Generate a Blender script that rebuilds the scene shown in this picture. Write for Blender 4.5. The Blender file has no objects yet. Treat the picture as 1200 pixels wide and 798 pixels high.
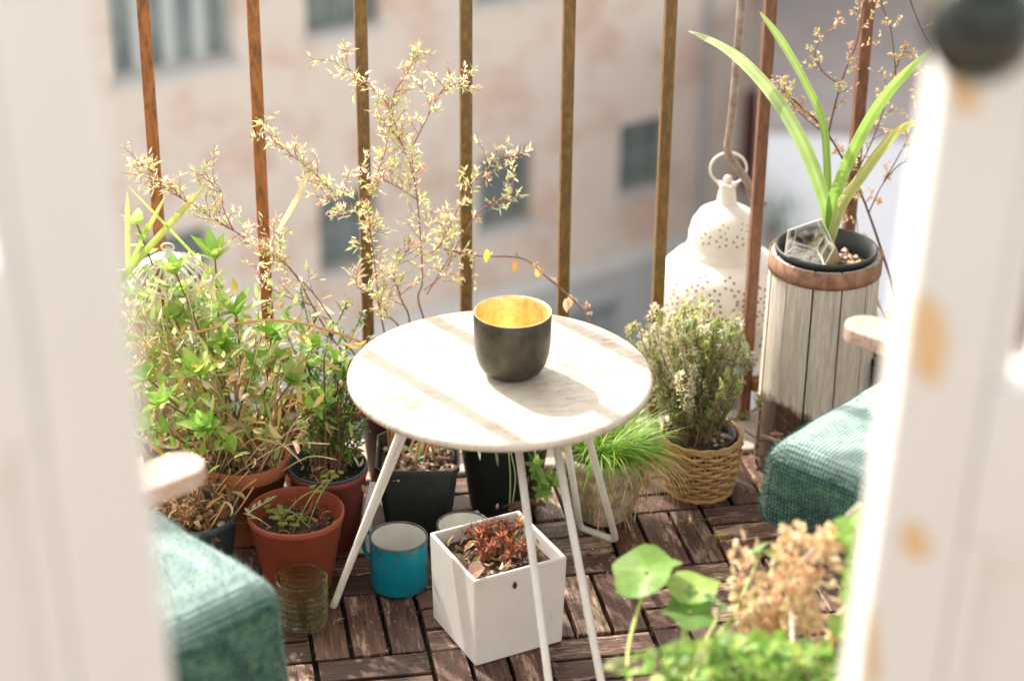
import bpy, math, random
from math import sin, cos, pi, radians, atan, atan2, sqrt
from mathutils import Vector, Matrix, noise
V = Vector
sc = bpy.context.scene
col = sc.collection
RND = random.Random(7)

# ---------------------------------------------------------------- camera
F_PX = 2370.0
PITCH, YAW, ROLL, HC = radians(25.6), radians(10.6), atan(50/4960), 1.58
CAM = V((0, 0, HC))
def ray(px, py):
    x, y = px-600, py-399
    x, y = x*cos(ROLL)+y*sin(ROLL), -x*sin(ROLL)+y*cos(ROLL)
    d = sin(PITCH)+y/F_PX*cos(PITCH); F = cos(PITCH)-y/F_PX*sin(PITCH); X = x/F_PX
    return V((X*cos(YAW)+F*sin(YAW), -X*sin(YAW)+F*cos(YAW), -d))
def at(px, py, z=None, Y=None, s=None):
    """real point seen in direction (px,py) on the level z, the plane y=Y or at depth s"""
    r = ray(px, py)
    if s is None:
        s = (z-HC)/r.z if Y is None else Y/r.y
    return CAM + r*s
cam = bpy.data.cameras.new('camera'); cam_o = bpy.data.objects.new('camera', cam); col.objects.link(cam_o)
fw = V((sin(YAW)*cos(PITCH), cos(YAW)*cos(PITCH), -sin(PITCH)))
rt = V((cos(YAW), -sin(YAW), 0)); dn = fw.cross(rt)
if dn.z > 0: dn = -dn
ax = rt*cos(ROLL) - dn*sin(ROLL); ay = -(rt*sin(ROLL) + dn*cos(ROLL))
cam_o.matrix_world = Matrix(((ax.x, ay.x, -fw.x, 0), (ax.y, ay.y, -fw.y, 0), (ax.z, ay.z, -fw.z, HC), (0, 0, 0, 1)))
cam.sensor_width = 36; cam.lens = F_PX/1200*36; cam.clip_end = 3000; cam.clip_start = .05
cam.dof.use_dof = True; cam.dof.focus_distance = 2.82; cam.dof.aperture_fstop = 2.9; cam.dof.aperture_blades = 0
sc.camera = cam_o

# ---------------------------------------------------------------- materials
MATS = {}
def ntree(name):
    m = bpy.data.materials.new(name); m.use_nodes = True
    nt = m.node_tree; b = nt.nodes['Principled BSDF']; out = nt.nodes['Material Output']
    return m, nt, b, out
def N(nt, t, **kw):
    n = nt.nodes.new(t)
    for k, v in kw.items():
        if k in n.inputs: n.inputs[k].default_value = v
        else: setattr(n, k, v)
    return n
def ramp(nt, src, stops):
    r = nt.nodes.new('ShaderNodeValToRGB'); e = r.color_ramp.elements
    while len(e) < len(stops): e.new(.5)
    for i, (p, c) in enumerate(stops):
        e[i].position = p; e[i].color = (*c, 1) if len(c) == 3 else c
    nt.links.new(src, r.inputs['Fac']); return r.outputs['Color']
def coords(nt, scale=(1, 1, 1)):
    tc = nt.nodes.new('ShaderNodeTexCoord'); mp = nt.nodes.new('ShaderNodeMapping')
    mp.inputs['Scale'].default_value = scale
    nt.links.new(tc.outputs['Object'], mp.inputs['Vector']); return mp.outputs['Vector']
def bump(nt, b, h, strength=.3, dist=.002):
    bp = N(nt, 'ShaderNodeBump', Strength=strength, Distance=dist)
    nt.links.new(h, bp.inputs['Height']); nt.links.new(bp.outputs['Normal'], b.inputs['Normal'])
def mat(name, c1, c2=None, scale=30, rough=.6, metal=0, bmp=.25, dist=.002, stretch=(1, 1, 1), spec=.5, lo=.35, hi=.65, detail=6, c3=None):
    if name in MATS: return MATS[name]
    m, nt, b, out = ntree(name)
    c2 = c2 or tuple(x*.8 for x in c1)
    v = coords(nt, stretch)
    n = N(nt, 'ShaderNodeTexNoise', Scale=scale, Detail=detail, Roughness=.62); nt.links.new(v, n.inputs['Vector'])
    stops = [(lo, c1), (hi, c2)] + ([(min(hi+.12, 1), c3)] if c3 else [])
    nt.links.new(ramp(nt, n.outputs['Fac'], stops), b.inputs['Base Color'])
    b.inputs['Roughness'].default_value = rough; b.inputs['Metallic'].default_value = metal
    b.inputs['Specular IOR Level'].default_value = spec
    if bmp: bump(nt, b, n.outputs['Fac'], bmp, dist)
    MATS[name] = m; return m
def attr_mat(name, rough=.5, transl=.45, var=.25, scale=120):
    """colour of each leaf comes from the mesh attribute, light also passes through"""
    m, nt, b, out = ntree(name)
    a = nt.nodes.new('ShaderNodeAttribute'); a.attribute_name = 'Col'
    v = coords(nt); n = N(nt, 'ShaderNodeTexNoise', Scale=scale, Detail=4); nt.links.new(v, n.inputs['Vector'])
    mr = N(nt, 'ShaderNodeMapRange'); mr.inputs['To Min'].default_value = 1-var; mr.inputs['To Max'].default_value = 1+var
    nt.links.new(n.outputs['Fac'], mr.inputs['Value'])
    mx = N(nt, 'ShaderNodeVectorMath', operation='MULTIPLY')
    nt.links.new(a.outputs['Color'], mx.inputs[0]); nt.links.new(mr.outputs['Result'], mx.inputs[1])
    nt.links.new(mx.outputs[0], b.inputs['Base Color']); b.inputs['Roughness'].default_value = rough
    bump(nt, b, n.outputs['Fac'], .3, .001)
    if transl:
        t = nt.nodes.new('ShaderNodeBsdfTranslucent'); nt.links.new(mx.outputs[0], t.inputs['Color'])
        ms = N(nt, 'ShaderNodeMixShader', Fac=transl)
        nt.links.new(b.outputs[0], ms.inputs[1]); nt.links.new(t.outputs[0], ms.inputs[2]); nt.links.new(ms.outputs[0], out.inputs['Surface'])
    return m
def glass_mat(name, color, rough=.02, lo=.4, hi=.6):
    m, nt, b, out = ntree(name)
    b.inputs['Base Color'].default_value = (*color, 1); b.inputs['Transmission Weight'].default_value = 1
    b.inputs['Roughness'].default_value = rough; b.inputs['IOR'].default_value = 1.45
    # thin glass lets sunlight through
    tr = nt.nodes.new('ShaderNodeBsdfTransparent'); tr.inputs['Color'].default_value = (*color, 1)
    v = coords(nt); n = N(nt, 'ShaderNodeTexNoise', Scale=25); nt.links.new(v, n.inputs['Vector'])
    mr = N(nt, 'ShaderNodeMapRange'); mr.inputs['To Min'].default_value = lo; mr.inputs['To Max'].default_value = hi
    nt.links.new(n.outputs['Fac'], mr.inputs['Value'])
    ms = N(nt, 'ShaderNodeMixShader'); nt.links.new(mr.outputs['Result'], ms.inputs['Fac'])
    nt.links.new(b.outputs[0], ms.inputs[1]); nt.links.new(tr.outputs[0], ms.inputs[2]); nt.links.new(ms.outputs[0], out.inputs['Surface'])
    return m

leaf_m = attr_mat('leaf', .42, .52); dry_m = attr_mat('dry_leaf', .65, .5, .3, 90); stem_m = attr_mat('stem_bark', .7, 0, .35, 200)
strap_m = attr_mat('strap_leaf', .4, .4, .22, 35); pebble_m = attr_mat('pebble', .8, 0, .2)
rust_m = mat('rusty_iron', (.40, .155, .040), (.13, .062, .022), 110, .6, 0, .5, .002, (1, 1, .25), lo=.38, hi=.62, c3=(.24, .16, .045))
rust2_m = mat('rusty_hoop', (.38, .21, .13), (.19, .09, .05), 70, .8, 0, .6, .002, (1, 1, .6))
white_metal = mat('white_metal', (.80, .78, .73), (.70, .66, .60), 25, .35, 0, .1, .0006)
cream_metal = mat('cream_metal', (.86, .83, .75), (.72, .67, .55), 18, .5, 0, .15, .001, lo=.45, hi=.8)
soil_m = mat('soil', (.035, .022, .015), (.10, .065, .045), 90, .95, 0, 1, .006)
terra_m = mat('terracotta', (.46, .16, .065), (.36, .12, .05), 22, .75, 0, .25, .001, c3=(.52, .27, .16))
redpot_m = mat('red_brown_plastic', (.33, .075, .035), (.27, .06, .03), 30, .5, 0, .08, .001)
darkred_m = mat('dark_red_plastic', (.22, .045, .03), (.17, .04, .03), 30, .5, 0, .08, .001)
black_m = mat('black_plastic', (.018, .024, .022), (.028, .034, .032), 60, .5, 0, .08, .001)
greyblue_m = mat('grey_blue_plastic', (.06, .10, .12), (.05, .08, .10), 60, .5, 0, .08, .001)
ceramic_m = mat('white_ceramic', (.80, .78, .75), (.74, .71, .67), 14, .3, 0, .03, .0006, lo=.3, hi=.62, c3=(.60, .54, .47))
enamel_w = mat('white_enamel', (.72, .72, .68), (.60, .60, .55), 30, .35, 0, .08, .001)
enamel_t = mat('teal_enamel', (.0, .20, .28), (.0, .16, .235), 14, .28, 0, .05, .001)
enamel_rim = mat('chipped_rim', (.03, .04, .05), (.12, .12, .12), 120, .5, 0, .2, .001)
gun_m = mat('gunmetal', (.060, .056, .044), (.10, .092, .072), 60, .42, .75, .15, .0006)
wood_arm = mat('weathered_hardwood', (.34, .22, .17), (.50, .40, .34), 22, .4, 0, .4, .001, (1, 8, 8))
red_spike = mat('copper_succulent', (.32, .10, .05), (.18, .05, .03), 80, .5, 0, .2)
concrete_m = mat('pale_concrete', (.50, .44, .40), (.36, .31, .28), 26, .85, 0, .5, .003)

def table_mat():
    m, nt, b, out = ntree('weathered_white_tabletop')
    v = coords(nt, (1, 1, 1))
    n1 = N(nt, 'ShaderNodeTexNoise', Scale=7, Detail=8, Roughness=.65); nt.links.new(v, n1.inputs['Vector'])
    v2 = coords(nt, (22, 75, 1)); n2 = N(nt, 'ShaderNodeTexNoise', Scale=1.7, Detail=8, Roughness=.7, Distortion=1.2); nt.links.new(v2, n2.inputs['Vector'])
    mul = N(nt, 'ShaderNodeMath', operation='MULTIPLY'); nt.links.new(n1.outputs['Fac'], mul.inputs[0]); nt.links.new(n2.outputs['Fac'], mul.inputs[1])
    c = ramp(nt, mul.outputs[0], [(.20, (.58, .52, .44)), (.28, (.50, .43, .35)), (.37, (.30, .22, .16))])
    nt.links.new(c, b.inputs['Base Color']); b.inputs['Roughness'].default_value = .45
    bump(nt, b, n2.outputs['Fac'], .25, .0008); return m
def gold_mat():
    m, nt, b, out = ntree('gold_leaf')
    v = coords(nt); n = N(nt, 'ShaderNodeTexNoise', Scale=110, Detail=5); nt.links.new(v, n.inputs['Vector'])
    nt.links.new(ramp(nt, n.outputs['Fac'], [(.35, (1.0, .80, .44)), (.6, (.94, .68, .30)), (.75, (.70, .46, .18))]), b.inputs['Base Color'])
    b.inputs['Metallic'].default_value = .55; b.inputs['Roughness'].default_value = .38; bump(nt, b, n.outputs['Fac'], .5, .0012); return m
def deck_mat():
    m, nt, b, out = ntree('weathered_deck_slats')
    a = nt.nodes.new('ShaderNodeAttribute'); a.attribute_name = 'Col'   # r = tone, g = grain direction, b = wear
    sp = nt.nodes.new('ShaderNodeSeparateColor'); nt.links.new(a.outputs['Color'], sp.inputs[0])
    va = coords(nt, (14, 160, 30)); vb = coords(nt, (160, 14, 30))
    mv = N(nt, 'ShaderNodeMix', data_type='VECTOR'); nt.links.new(sp.outputs[1], mv.inputs[0])
    nt.links.new(va, mv.inputs[4]); nt.links.new(vb, mv.inputs[5])
    n = N(nt, 'ShaderNodeTexNoise', Scale=1, Detail=8, Roughness=.7, Distortion=.4); nt.links.new(mv.outputs[1], n.inputs['Vector'])
    base = ramp(nt, n.outputs['Fac'], [(.3, (.020, .009, .006)), (.5, (.085, .040, .027)), (.72, (.20, .11, .08))])
    va2 = coords(nt, (10, 50, 10)); vb2 = coords(nt, (50, 10, 10))
    mv2 = N(nt, 'ShaderNodeMix', data_type='VECTOR'); nt.links.new(sp.outputs[1], mv2.inputs[0])
    nt.links.new(va2, mv2.inputs[4]); nt.links.new(vb2, mv2.inputs[5])
    n2 = N(nt, 'ShaderNodeTexNoise', Scale=1, Detail=10, Roughness=.78); nt.links.new(mv2.outputs[1], n2.inputs['Vector'])
    ad = N(nt, 'ShaderNodeMath', operation='ADD'); nt.links.new(n2.outputs['Fac'], ad.inputs[0]); nt.links.new(sp.outputs[2], ad.inputs[1])
    wear = ramp(nt, ad.outputs[0], [(.56, (0, 0, 0)), (.62, (.85, .85, .85))])
    pale = ramp(nt, n.outputs['Fac'], [(.3, (.14, .08, .05)), (.62, (.50, .37, .27))])
    mx = N(nt, 'ShaderNodeMix', data_type='RGBA'); nt.links.new(wear, mx.inputs[0]); nt.links.new(base, mx.inputs[6]); nt.links.new(pale, mx.inputs[7])
    ml = N(nt, 'ShaderNodeMix', data_type='RGBA', blend_type='MULTIPLY'); ml.inputs[0].default_value = 1
    cr = nt.nodes.new('ShaderNodeCombineColor')
    for i in range(3): nt.links.new(sp.outputs[0], cr.inputs[i])
    nt.links.new(mx.outputs[2], ml.inputs[6]); nt.links.new(cr.outputs[0], ml.inputs[7])
    nt.links.new(ml.outputs[2], b.inputs['Base Color'])
    b.inputs['Roughness'].default_value = .5; b.inputs['Specular IOR Level'].default_value = .45
    bump(nt, b, n.outputs['Fac'], .7, .0015); return m
def fabric_mat():
    m, nt, b, out = ntree('teal_woven_fabric')
    v = coords(nt)
    w1 = N(nt, 'ShaderNodeTexWave', Scale=62, Distortion=1.5, Detail=2); w1.bands_direction = 'X'; nt.links.new(v, w1.inputs['Vector'])
    w1.inputs['Detail Scale'].default_value = 3
    w2 = N(nt, 'ShaderNodeTexWave', Scale=62, Distortion=1.5, Detail=2); w2.bands_direction = 'Y'; nt.links.new(v, w2.inputs['Vector'])
    w3 = N(nt, 'ShaderNodeTexWave', Scale=62, Distortion=1.5, Detail=2); w3.bands_direction = 'Z'; nt.links.new(v, w3.inputs['Vector'])
    m1 = N(nt, 'ShaderNodeMath', operation='ADD'); nt.links.new(w1.outputs['Fac'], m1.inputs[0]); nt.links.new(w2.outputs['Fac'], m1.inputs[1])
    m2 = N(nt, 'ShaderNodeMath', operation='ADD'); nt.links.new(m1.outputs[0], m2.inputs[0]); nt.links.new(w3.outputs['Fac'], m2.inputs[1])
    d = N(nt, 'ShaderNodeMath', operation='DIVIDE'); nt.links.new(m2.outputs[0], d.inputs[0]); d.inputs[1].default_value = 3
    n = N(nt, 'ShaderNodeTexNoise', Scale=60, Detail=4); nt.links.new(v, n.inputs['Vector'])
    mm = N(nt, 'ShaderNodeMath', operation='MULTIPLY'); nt.links.new(d.outputs[0], mm.inputs[0]); nt.links.new(n.outputs['Fac'], mm.inputs[1])
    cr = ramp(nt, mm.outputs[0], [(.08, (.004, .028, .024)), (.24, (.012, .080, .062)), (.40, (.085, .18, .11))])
    pale = ramp(nt, mm.outputs[0], [(.06, (.12, .23, .225)), (.32, (.31, .41, .39))])    # sunlit sheen of the upper side, painted into the colour
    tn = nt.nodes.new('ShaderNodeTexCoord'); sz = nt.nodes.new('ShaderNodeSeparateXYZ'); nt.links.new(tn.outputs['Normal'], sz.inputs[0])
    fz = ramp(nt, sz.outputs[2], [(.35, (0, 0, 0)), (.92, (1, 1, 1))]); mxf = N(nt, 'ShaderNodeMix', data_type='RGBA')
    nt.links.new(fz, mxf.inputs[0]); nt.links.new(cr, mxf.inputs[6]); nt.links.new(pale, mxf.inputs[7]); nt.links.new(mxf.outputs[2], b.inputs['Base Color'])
    b.inputs['Roughness'].default_value = .9
    b.inputs['Sheen Weight'].default_value = .45; b.inputs['Sheen Roughness'].default_value = .35; b.inputs['Sheen Tint'].default_value = (.85, .95, .93, 1)
    bump(nt, b, d.outputs[0], .8, .003); return m
def barrel_mat():
    m, nt, b, out = ntree('weathered_barrel_staves')
    v = coords(nt, (60, 60, 4)); n = N(nt, 'ShaderNodeTexNoise', Scale=2.4, Detail=12, Roughness=.82, Distortion=.3); nt.links.new(v, n.inputs['Vector'])
    c = ramp(nt, n.outputs['Fac'], [(.30, (.20, .16, .12)), (.42, (.47, .42, .35)), (.62, (.72, .68, .60))])
    # bottom strip where the bark/paint is darker
    g = nt.nodes.new('ShaderNodeTexCoord'); sx = nt.nodes.new('ShaderNodeSeparateXYZ'); nt.links.new(g.outputs['Object'], sx.inputs[0])
    n2 = N(nt, 'ShaderNodeTexNoise', Scale=22, Detail=6); nt.links.new(g.outputs['Object'], n2.inputs['Vector'])
    ma = N(nt, 'ShaderNodeMath', operation='MULTIPLY_ADD'); nt.links.new(n2.outputs['Fac'], ma.inputs[0]); ma.inputs[1].default_value = -.16; nt.links.new(sx.outputs[2], ma.inputs[2])
    f = ramp(nt, ma.outputs[0], [(.03, (1, 1, 1)), (.05, (0, 0, 0))])
    dark = ramp(nt, n.outputs['Fac'], [(.35, (.03, .016, .010)), (.58, (.11, .06, .035)), (.72, (.34, .27, .20))])
    mx = N(nt, 'ShaderNodeMix', data_type='RGBA'); nt.links.new(f, mx.inputs[0]); nt.links.new(c, mx.inputs[6]); nt.links.new(dark, mx.inputs[7])
    nt.links.new(mx.outputs[2], b.inputs['Base Color']); b.inputs['Roughness'].default_value = .85
    bump(nt, b, n.outputs['Fac'], .8, .002); return m
def brick_mat():
    m, nt, b, out = ntree('pale_brick')
    tc = nt.nodes.new('ShaderNodeTexCoord'); sx = nt.nodes.new('ShaderNodeSeparateXYZ'); nt.links.new(tc.outputs['Object'], sx.inputs[0])
    cx = nt.nodes.new('ShaderNodeCombineXYZ'); nt.links.new(sx.outputs[0], cx.inputs[0]); nt.links.new(sx.outputs[2], cx.inputs[1])
    br = N(nt, 'ShaderNodeTexBrick', Scale=1.0); br.inputs['Brick Width'].default_value = .26; br.inputs['Row Height'].default_value = .085
    br.inputs['Mortar Size'].default_value = .008
    br.inputs['Color1'].default_value = (.76, .58, .48, 1); br.inputs['Color2'].default_value = (.62, .41, .31, 1); br.inputs['Mortar'].default_value = (.72, .63, .54, 1)
    nt.links.new(cx.outputs[0], br.inputs['Vector'])
    n = N(nt, 'ShaderNodeTexNoise', Scale=.9, Detail=6, Roughness=.7); nt.links.new(cx.outputs[0], n.inputs['Vector'])
    pl = ramp(nt, n.outputs['Fac'], [(.42, (0, 0, 0)), (.52, (.9, .9, .9))])
    mx = N(nt, 'ShaderNodeMix', data_type='RGBA'); nt.links.new(pl, mx.inputs[0]); nt.links.new(br.outputs['Color'], mx.inputs[6]); mx.inputs[7].default_value = (.78, .68, .59, 1)
    nt.links.new(mx.outputs[2], b.inputs['Base Color']); b.inputs['Roughness'].default_value = .9
    bump(nt, b, br.outputs['Fac'], .4, .01); return m
def door_mat(name='old_white_door_paint'):
    m, nt, b, out = ntree(name)
    v = coords(nt, (1, 1, .35)); n = N(nt, 'ShaderNodeTexNoise', Scale=9, Detail=6, Roughness=.6); nt.links.new(v, n.inputs['Vector'])
    nt.links.new(ramp(nt, n.outputs['Fac'], [(.3, (.86, .85, .83)), (.7, (.81, .79, .77))]), b.inputs['Base Color'])
    b.inputs['Roughness'].default_value = .4; bump(nt, b, n.outputs['Fac'], .2, .002); return m

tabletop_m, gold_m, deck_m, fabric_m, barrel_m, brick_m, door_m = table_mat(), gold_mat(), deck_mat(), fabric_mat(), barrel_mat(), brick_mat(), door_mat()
votive_m = glass_mat('green_pressed_glass', (.88, .90, .70), .03, .25, .42)
clear_m = glass_mat('clear_glass', (.93, .96, .97), .03)
pane_m = mat('dark_window_glass', (.10, .135, .13), (.26, .30, .29), 1.3, .15, 0, 0)

# ---------------------------------------------------------------- mesh helpers
class MB:
    def __init__(s): s.v, s.f, s.c, s.mi = [], [], [], []
    def add(s, vs, fs, c=(1, 1, 1), mi=0):
        o = len(s.v); s.v += [tuple(p) for p in vs]; s.f += [tuple(i+o for i in f) for f in fs]
        s.c += [c]*len(vs) if not isinstance(c, list) else c; s.mi += [mi]*len(fs)
    def box(s, a, b, c=(1, 1, 1), mi=0, M=None):
        (x0, y0, z0), (x1, y1, z1) = a, b
        vs = [V(p) for p in ((x0,y0,z0),(x1,y0,z0),(x1,y1,z0),(x0,y1,z0),(x0,y0,z1),(x1,y0,z1),(x1,y1,z1),(x0,y1,z1))]
        if M: vs = [M@p for p in vs]
        s.add(vs, [(0,3,2,1),(4,5,6,7),(0,1,5,4),(1,2,6,5),(2,3,7,6),(3,0,4,7)], c, mi)
    def lathe(s, cen, prof, n=40, c=(1, 1, 1), mi=0, squash=None, wob=0, closed=False):
        cen = V(cen); vs = []; fs = []
        for (r, z) in prof:
            for k in range(n):
                a = 2*pi*k/n; rr = r*(1+wob*sin(3*a+z*40)+wob*.6*sin(7*a))
                vs.append(cen+V((rr*cos(a), rr*sin(a), z)))
        m = len(prof)
        for i in range(m-1 if not closed else m):
            j = (i+1) % m
            for k in range(n):
                k2 = (k+1) % n; fs.append((i*n+k, i*n+k2, j*n+k2, j*n+k))
        s.add(vs, fs, c, mi)
    def tube(s, pts, rad, n=6, c=(1, 1, 1), mi=0, cap=True, flat=None):
        pts = [V(p) for p in pts]; m = len(pts)
        if m < 2: return
        if not hasattr(rad, '__len__'): rad = [rad]*m
        t0 = (pts[1]-pts[0]).normalized(); u = t0.orthogonal().normalized()
        vs = []; fs = []
        for i, p in enumerate(pts):
            t = (pts[min(i+1, m-1)]-pts[max(i-1, 0)]); t = t.normalized() if t.length > 1e-9 else t0
            u = (u-t*u.dot(t)); u = u.normalized() if u.length > 1e-6 else t.orthogonal().normalized()
            w = t.cross(u)
            for k in range(n):
                a = 2*pi*k/n; vs.append(p+(u*cos(a)+w*sin(a))*rad[i])
        for i in range(m-1):
            for k in range(n):
                k2 = (k+1) % n; fs.append((i*n+k, i*n+k2, (i+1)*n+k2, (i+1)*n+k))
        if cap: fs.append(tuple(range(n))[::-1]); fs.append(tuple((m-1)*n+k for k in range(n)))
        s.add(vs, fs, c, mi)
    def leaf(s, p, d, L, W, c, up=V((0, 0, 1)), bend=.3, fold=.25, seg=4, shape='lance', twist=0, c2=None):
        """a curved, folded leaf blade"""
        p = V(p); d = V(d).normalized(); sd = d.cross(up)
        sd = sd.normalized() if sd.length > 1e-4 else d.orthogonal().normalized()
        nn = sd.cross(d); vs = []; cc = []; q = p.copy(); dd = d.copy()
        for i in range(seg+1):
            t = i/seg
            if shape == 'lance': w = W*(sin(pi*min(1, (t*.92+.06))**.85))
            elif shape == 'strap': w = W*min(1, (1-t)*4.5+.12)*(.75+.25*min(1, t*3))
            elif shape == 'oval': w = W*sqrt(max(0, 1-(2*t-1)**2))*1.0+W*.05
            else: w = W*(1-t*.85)
            a = twist*t; s2 = sd*cos(a)+nn*sin(a); n2 = s2.cross(dd)
            vs += [q-s2*w/2+n2*fold*w*.5, q.copy(), q+s2*w/2+n2*fold*w*.5]
            cx = c if c2 is None else tuple(c[k]*(1-t)+c2[k]*t for k in range(3))
            cc += [cx, tuple(x*1.12 for x in cx), cx]
            R = Matrix.Rotation(-bend/seg, 3, sd); dd = R@dd; nn = R@nn
            q = q+dd*(L/seg)
        fs = []
        for i in range(seg):
            b = i*3; fs += [(b, b+1, b+4, b+3), (b+1, b+2, b+5, b+4)]
        s.add(vs, fs, cc)
    def build(s, name, mats, parent=None, smooth=False, local=False, bevel=0, weighted=False, sub=0):
        me = bpy.data.meshes.new(name); off = V((0, 0, 0)) if (parent is None or local) else org(parent)
        me.from_pydata([(x-off.x, y-off.y, z-off.z) for x, y, z in s.v], [], s.f)
        for m in (mats if isinstance(mats, (list, tuple)) else [mats]): me.materials.append(m)
        me.polygons.foreach_set('material_index', s.mi)
        if smooth: me.polygons.foreach_set('use_smooth', [True]*len(s.f))
        ca = me.color_attributes.new('Col', 'FLOAT_COLOR', 'POINT')
        flat = []
        for c in s.c: flat += [c[0], c[1], c[2], 1]
        ca.data.foreach_set('color', flat); me.update()
        o = bpy.data.objects.new(name, me); col.objects.link(o)
        if parent is not None: o.parent = parent
        if bevel:
            b = o.modifiers.new('bevel', 'BEVEL'); b.width = bevel; b.segments = 3; b.limit_method = 'ANGLE'; b.angle_limit = radians(35); b.harden_normals = False
            me.polygons.foreach_set('use_smooth', [True]*len(s.f))
            w = o.modifiers.new('wn', 'WEIGHTED_NORMAL'); w.keep_sharp = False
        if sub:
            b = o.modifiers.new('sub', 'SUBSURF'); b.levels = b.render_levels = sub
        return o
def org(o):
    p = V(o.location)
    while o.parent: o = o.parent; p = p+V(o.location)
    return p
def tag(o, label=None, cat=None, group=None, kind=None):
    if label: o['label'] = label
    if cat: o['category'] = cat
    if group: o['group'] = group
    if kind: o['kind'] = kind
    return o
def thing(name, label, cat, loc, rz=0, group=None):
    o = bpy.data.objects.new(name, None); col.objects.link(o); o.location = loc; o.rotation_euler = (0, 0, rz); o.empty_display_size = .05
    return tag(o, label, cat, group)
def rv(r, a=1): return V((r.uniform(-a, a), r.uniform(-a, a), r.uniform(-a, a)))
def vary(r, c, k=.15):
    f = 1+r.uniform(-k, k); return tuple(max(0, x*f*(1+r.uniform(-k*.4, k*.4))) for x in c)
def smooth_path(pts, n=6):
    pts = [V(p) for p in pts]; out = []
    P = [pts[0]]+pts+[pts[-1]]
    for i in range(1, len(P)-2):
        for k in range(n):
            t = k/n; a, b, c, d = P[i-1], P[i], P[i+1], P[i+2]
            out.append(.5*((2*b)+(c-a)*t+(2*a-5*b+4*c-d)*t*t+(3*b-a-3*c+d)*t**3))
    out.append(pts[-1]); return out

# ---------------------------------------------------------------- setting: floor
def build_deck():
    mb = MB(); r = random.Random(3); ox, oy, T = .630, 2.294, .1562
    gap = .006; sw = (T-gap*3)/3
    for i in range(-12, 12):
        for j in range(-9, 4):
            x0, y0 = ox+i*T, oy+j*T
            # square left/below of the anchor corner has slats running away from the wall
            vert = ((i+j) % 2 == 1)
            for k in range(3):
                tone = r.uniform(.6, 1.45); wear = r.choice((r.uniform(-.12, .02), r.uniform(0, .10)))
                a0 = gap/2+k*(sw+gap); z = r.uniform(-.0012, .0012); e = r.uniform(0, .0015)
                if vert: mb.box((x0+a0, y0+gap/2+e, -.018), (x0+a0+sw, y0+T-gap/2, z), (tone, 1, wear))
                else: mb.box((x0+gap/2+e, y0+a0, -.018), (x0+T-gap/2, y0+a0+sw, z), (tone, 0, wear))
    o = mb.build('deck_floor', deck_m, bevel=.0016)
    return tag(o, 'weathered brown wooden deck squares of three slats each in alternating direction', 'floor', kind='structure')
build_deck()
mb = MB(); mb.box((-2.2, .75, -.22), (3.2, 2.90, -.0225)); o = mb.build('balcony_slab', mat('slab_dark', (.03, .025, .022), (.05, .045, .04), 20, .9)); tag(o, 'balcony slab under the wooden deck', 'floor', kind='structure')
mb = MB(); mb.box((-2.2, 2.7665, -.0225), (3.2, 2.905, .006)); o = mb.build('balcony_kerb', concrete_m, bevel=.006); tag(o, 'pale concrete strip along the balcony edge below the railing', 'kerb', kind='structure')
mb = MB(); mb.box((-2.2, -1.6, -.20), (3.2, .745, -.01)); o = mb.build('room_floor', mat('room_boards', (.42, .30, .20), (.32, .22, .14), 8, .5, stretch=(1, 12, 1))); tag(o, 'wooden floor inside the room', 'floor', kind='structure')

# ---------------------------------------------------------------- railing
RAILY = 2.872
bar_variants = [mat('rusty_iron_orange', (.44, .16, .04), (.16, .07, .025), 120, .42, 0, .5, .002, (1, 1, .3), lo=.42, hi=.66, c3=(.26, .12, .04)),
    mat('rusty_iron_olive', (.26, .135, .035), (.115, .075, .026), 150, .42, 0, .6, .002, (1, 1, .35), lo=.36, hi=.6, c3=(.36, .16, .05)),
    mat('rusty_iron_red', (.24, .105, .055), (.12, .055, .032), 130, .42, 0, .5, .002, (1, 1, .3), lo=.38, hi=.64, c3=(.33, .15, .08))]
def build_railing():
    t = thing('balcony_railing', 'rusty brown iron balcony railing of evenly spaced square bars', 'railing', (.46, RAILY, 0))
    x0 = -.006-.1563*8
    for k in range(26):
        x = x0+.1563*k; mb = MB(); mb.box((x-.0092, RAILY-.0092, -.16), (x+.0092, RAILY+.0092, 1.249)); mb.build('bar', bar_variants[0 if k < 10 else 1 if k < 14 else 2], t, bevel=.0032)
    for z0, z1, nm in ((.060, .078, 'bottom_rail'), (1.249, 1.267, 'top_rail')):
        mb = MB(); w = .0125 if nm == 'bottom_rail' else .02
        if nm == 'bottom_rail':
            for k in range(25):   # pieces welded between the bars
                xa = x0+.1563*k+.0093; mb.box((xa, RAILY-w, z0), (xa+.1377, RAILY+w, z1))
        else: mb.box((x0-.05, RAILY-w, z0), (x0+.1563*25+.05, RAILY+w, z1))
        mb.build(nm, rust_m, t, bevel=.001)
build_railing()

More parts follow.
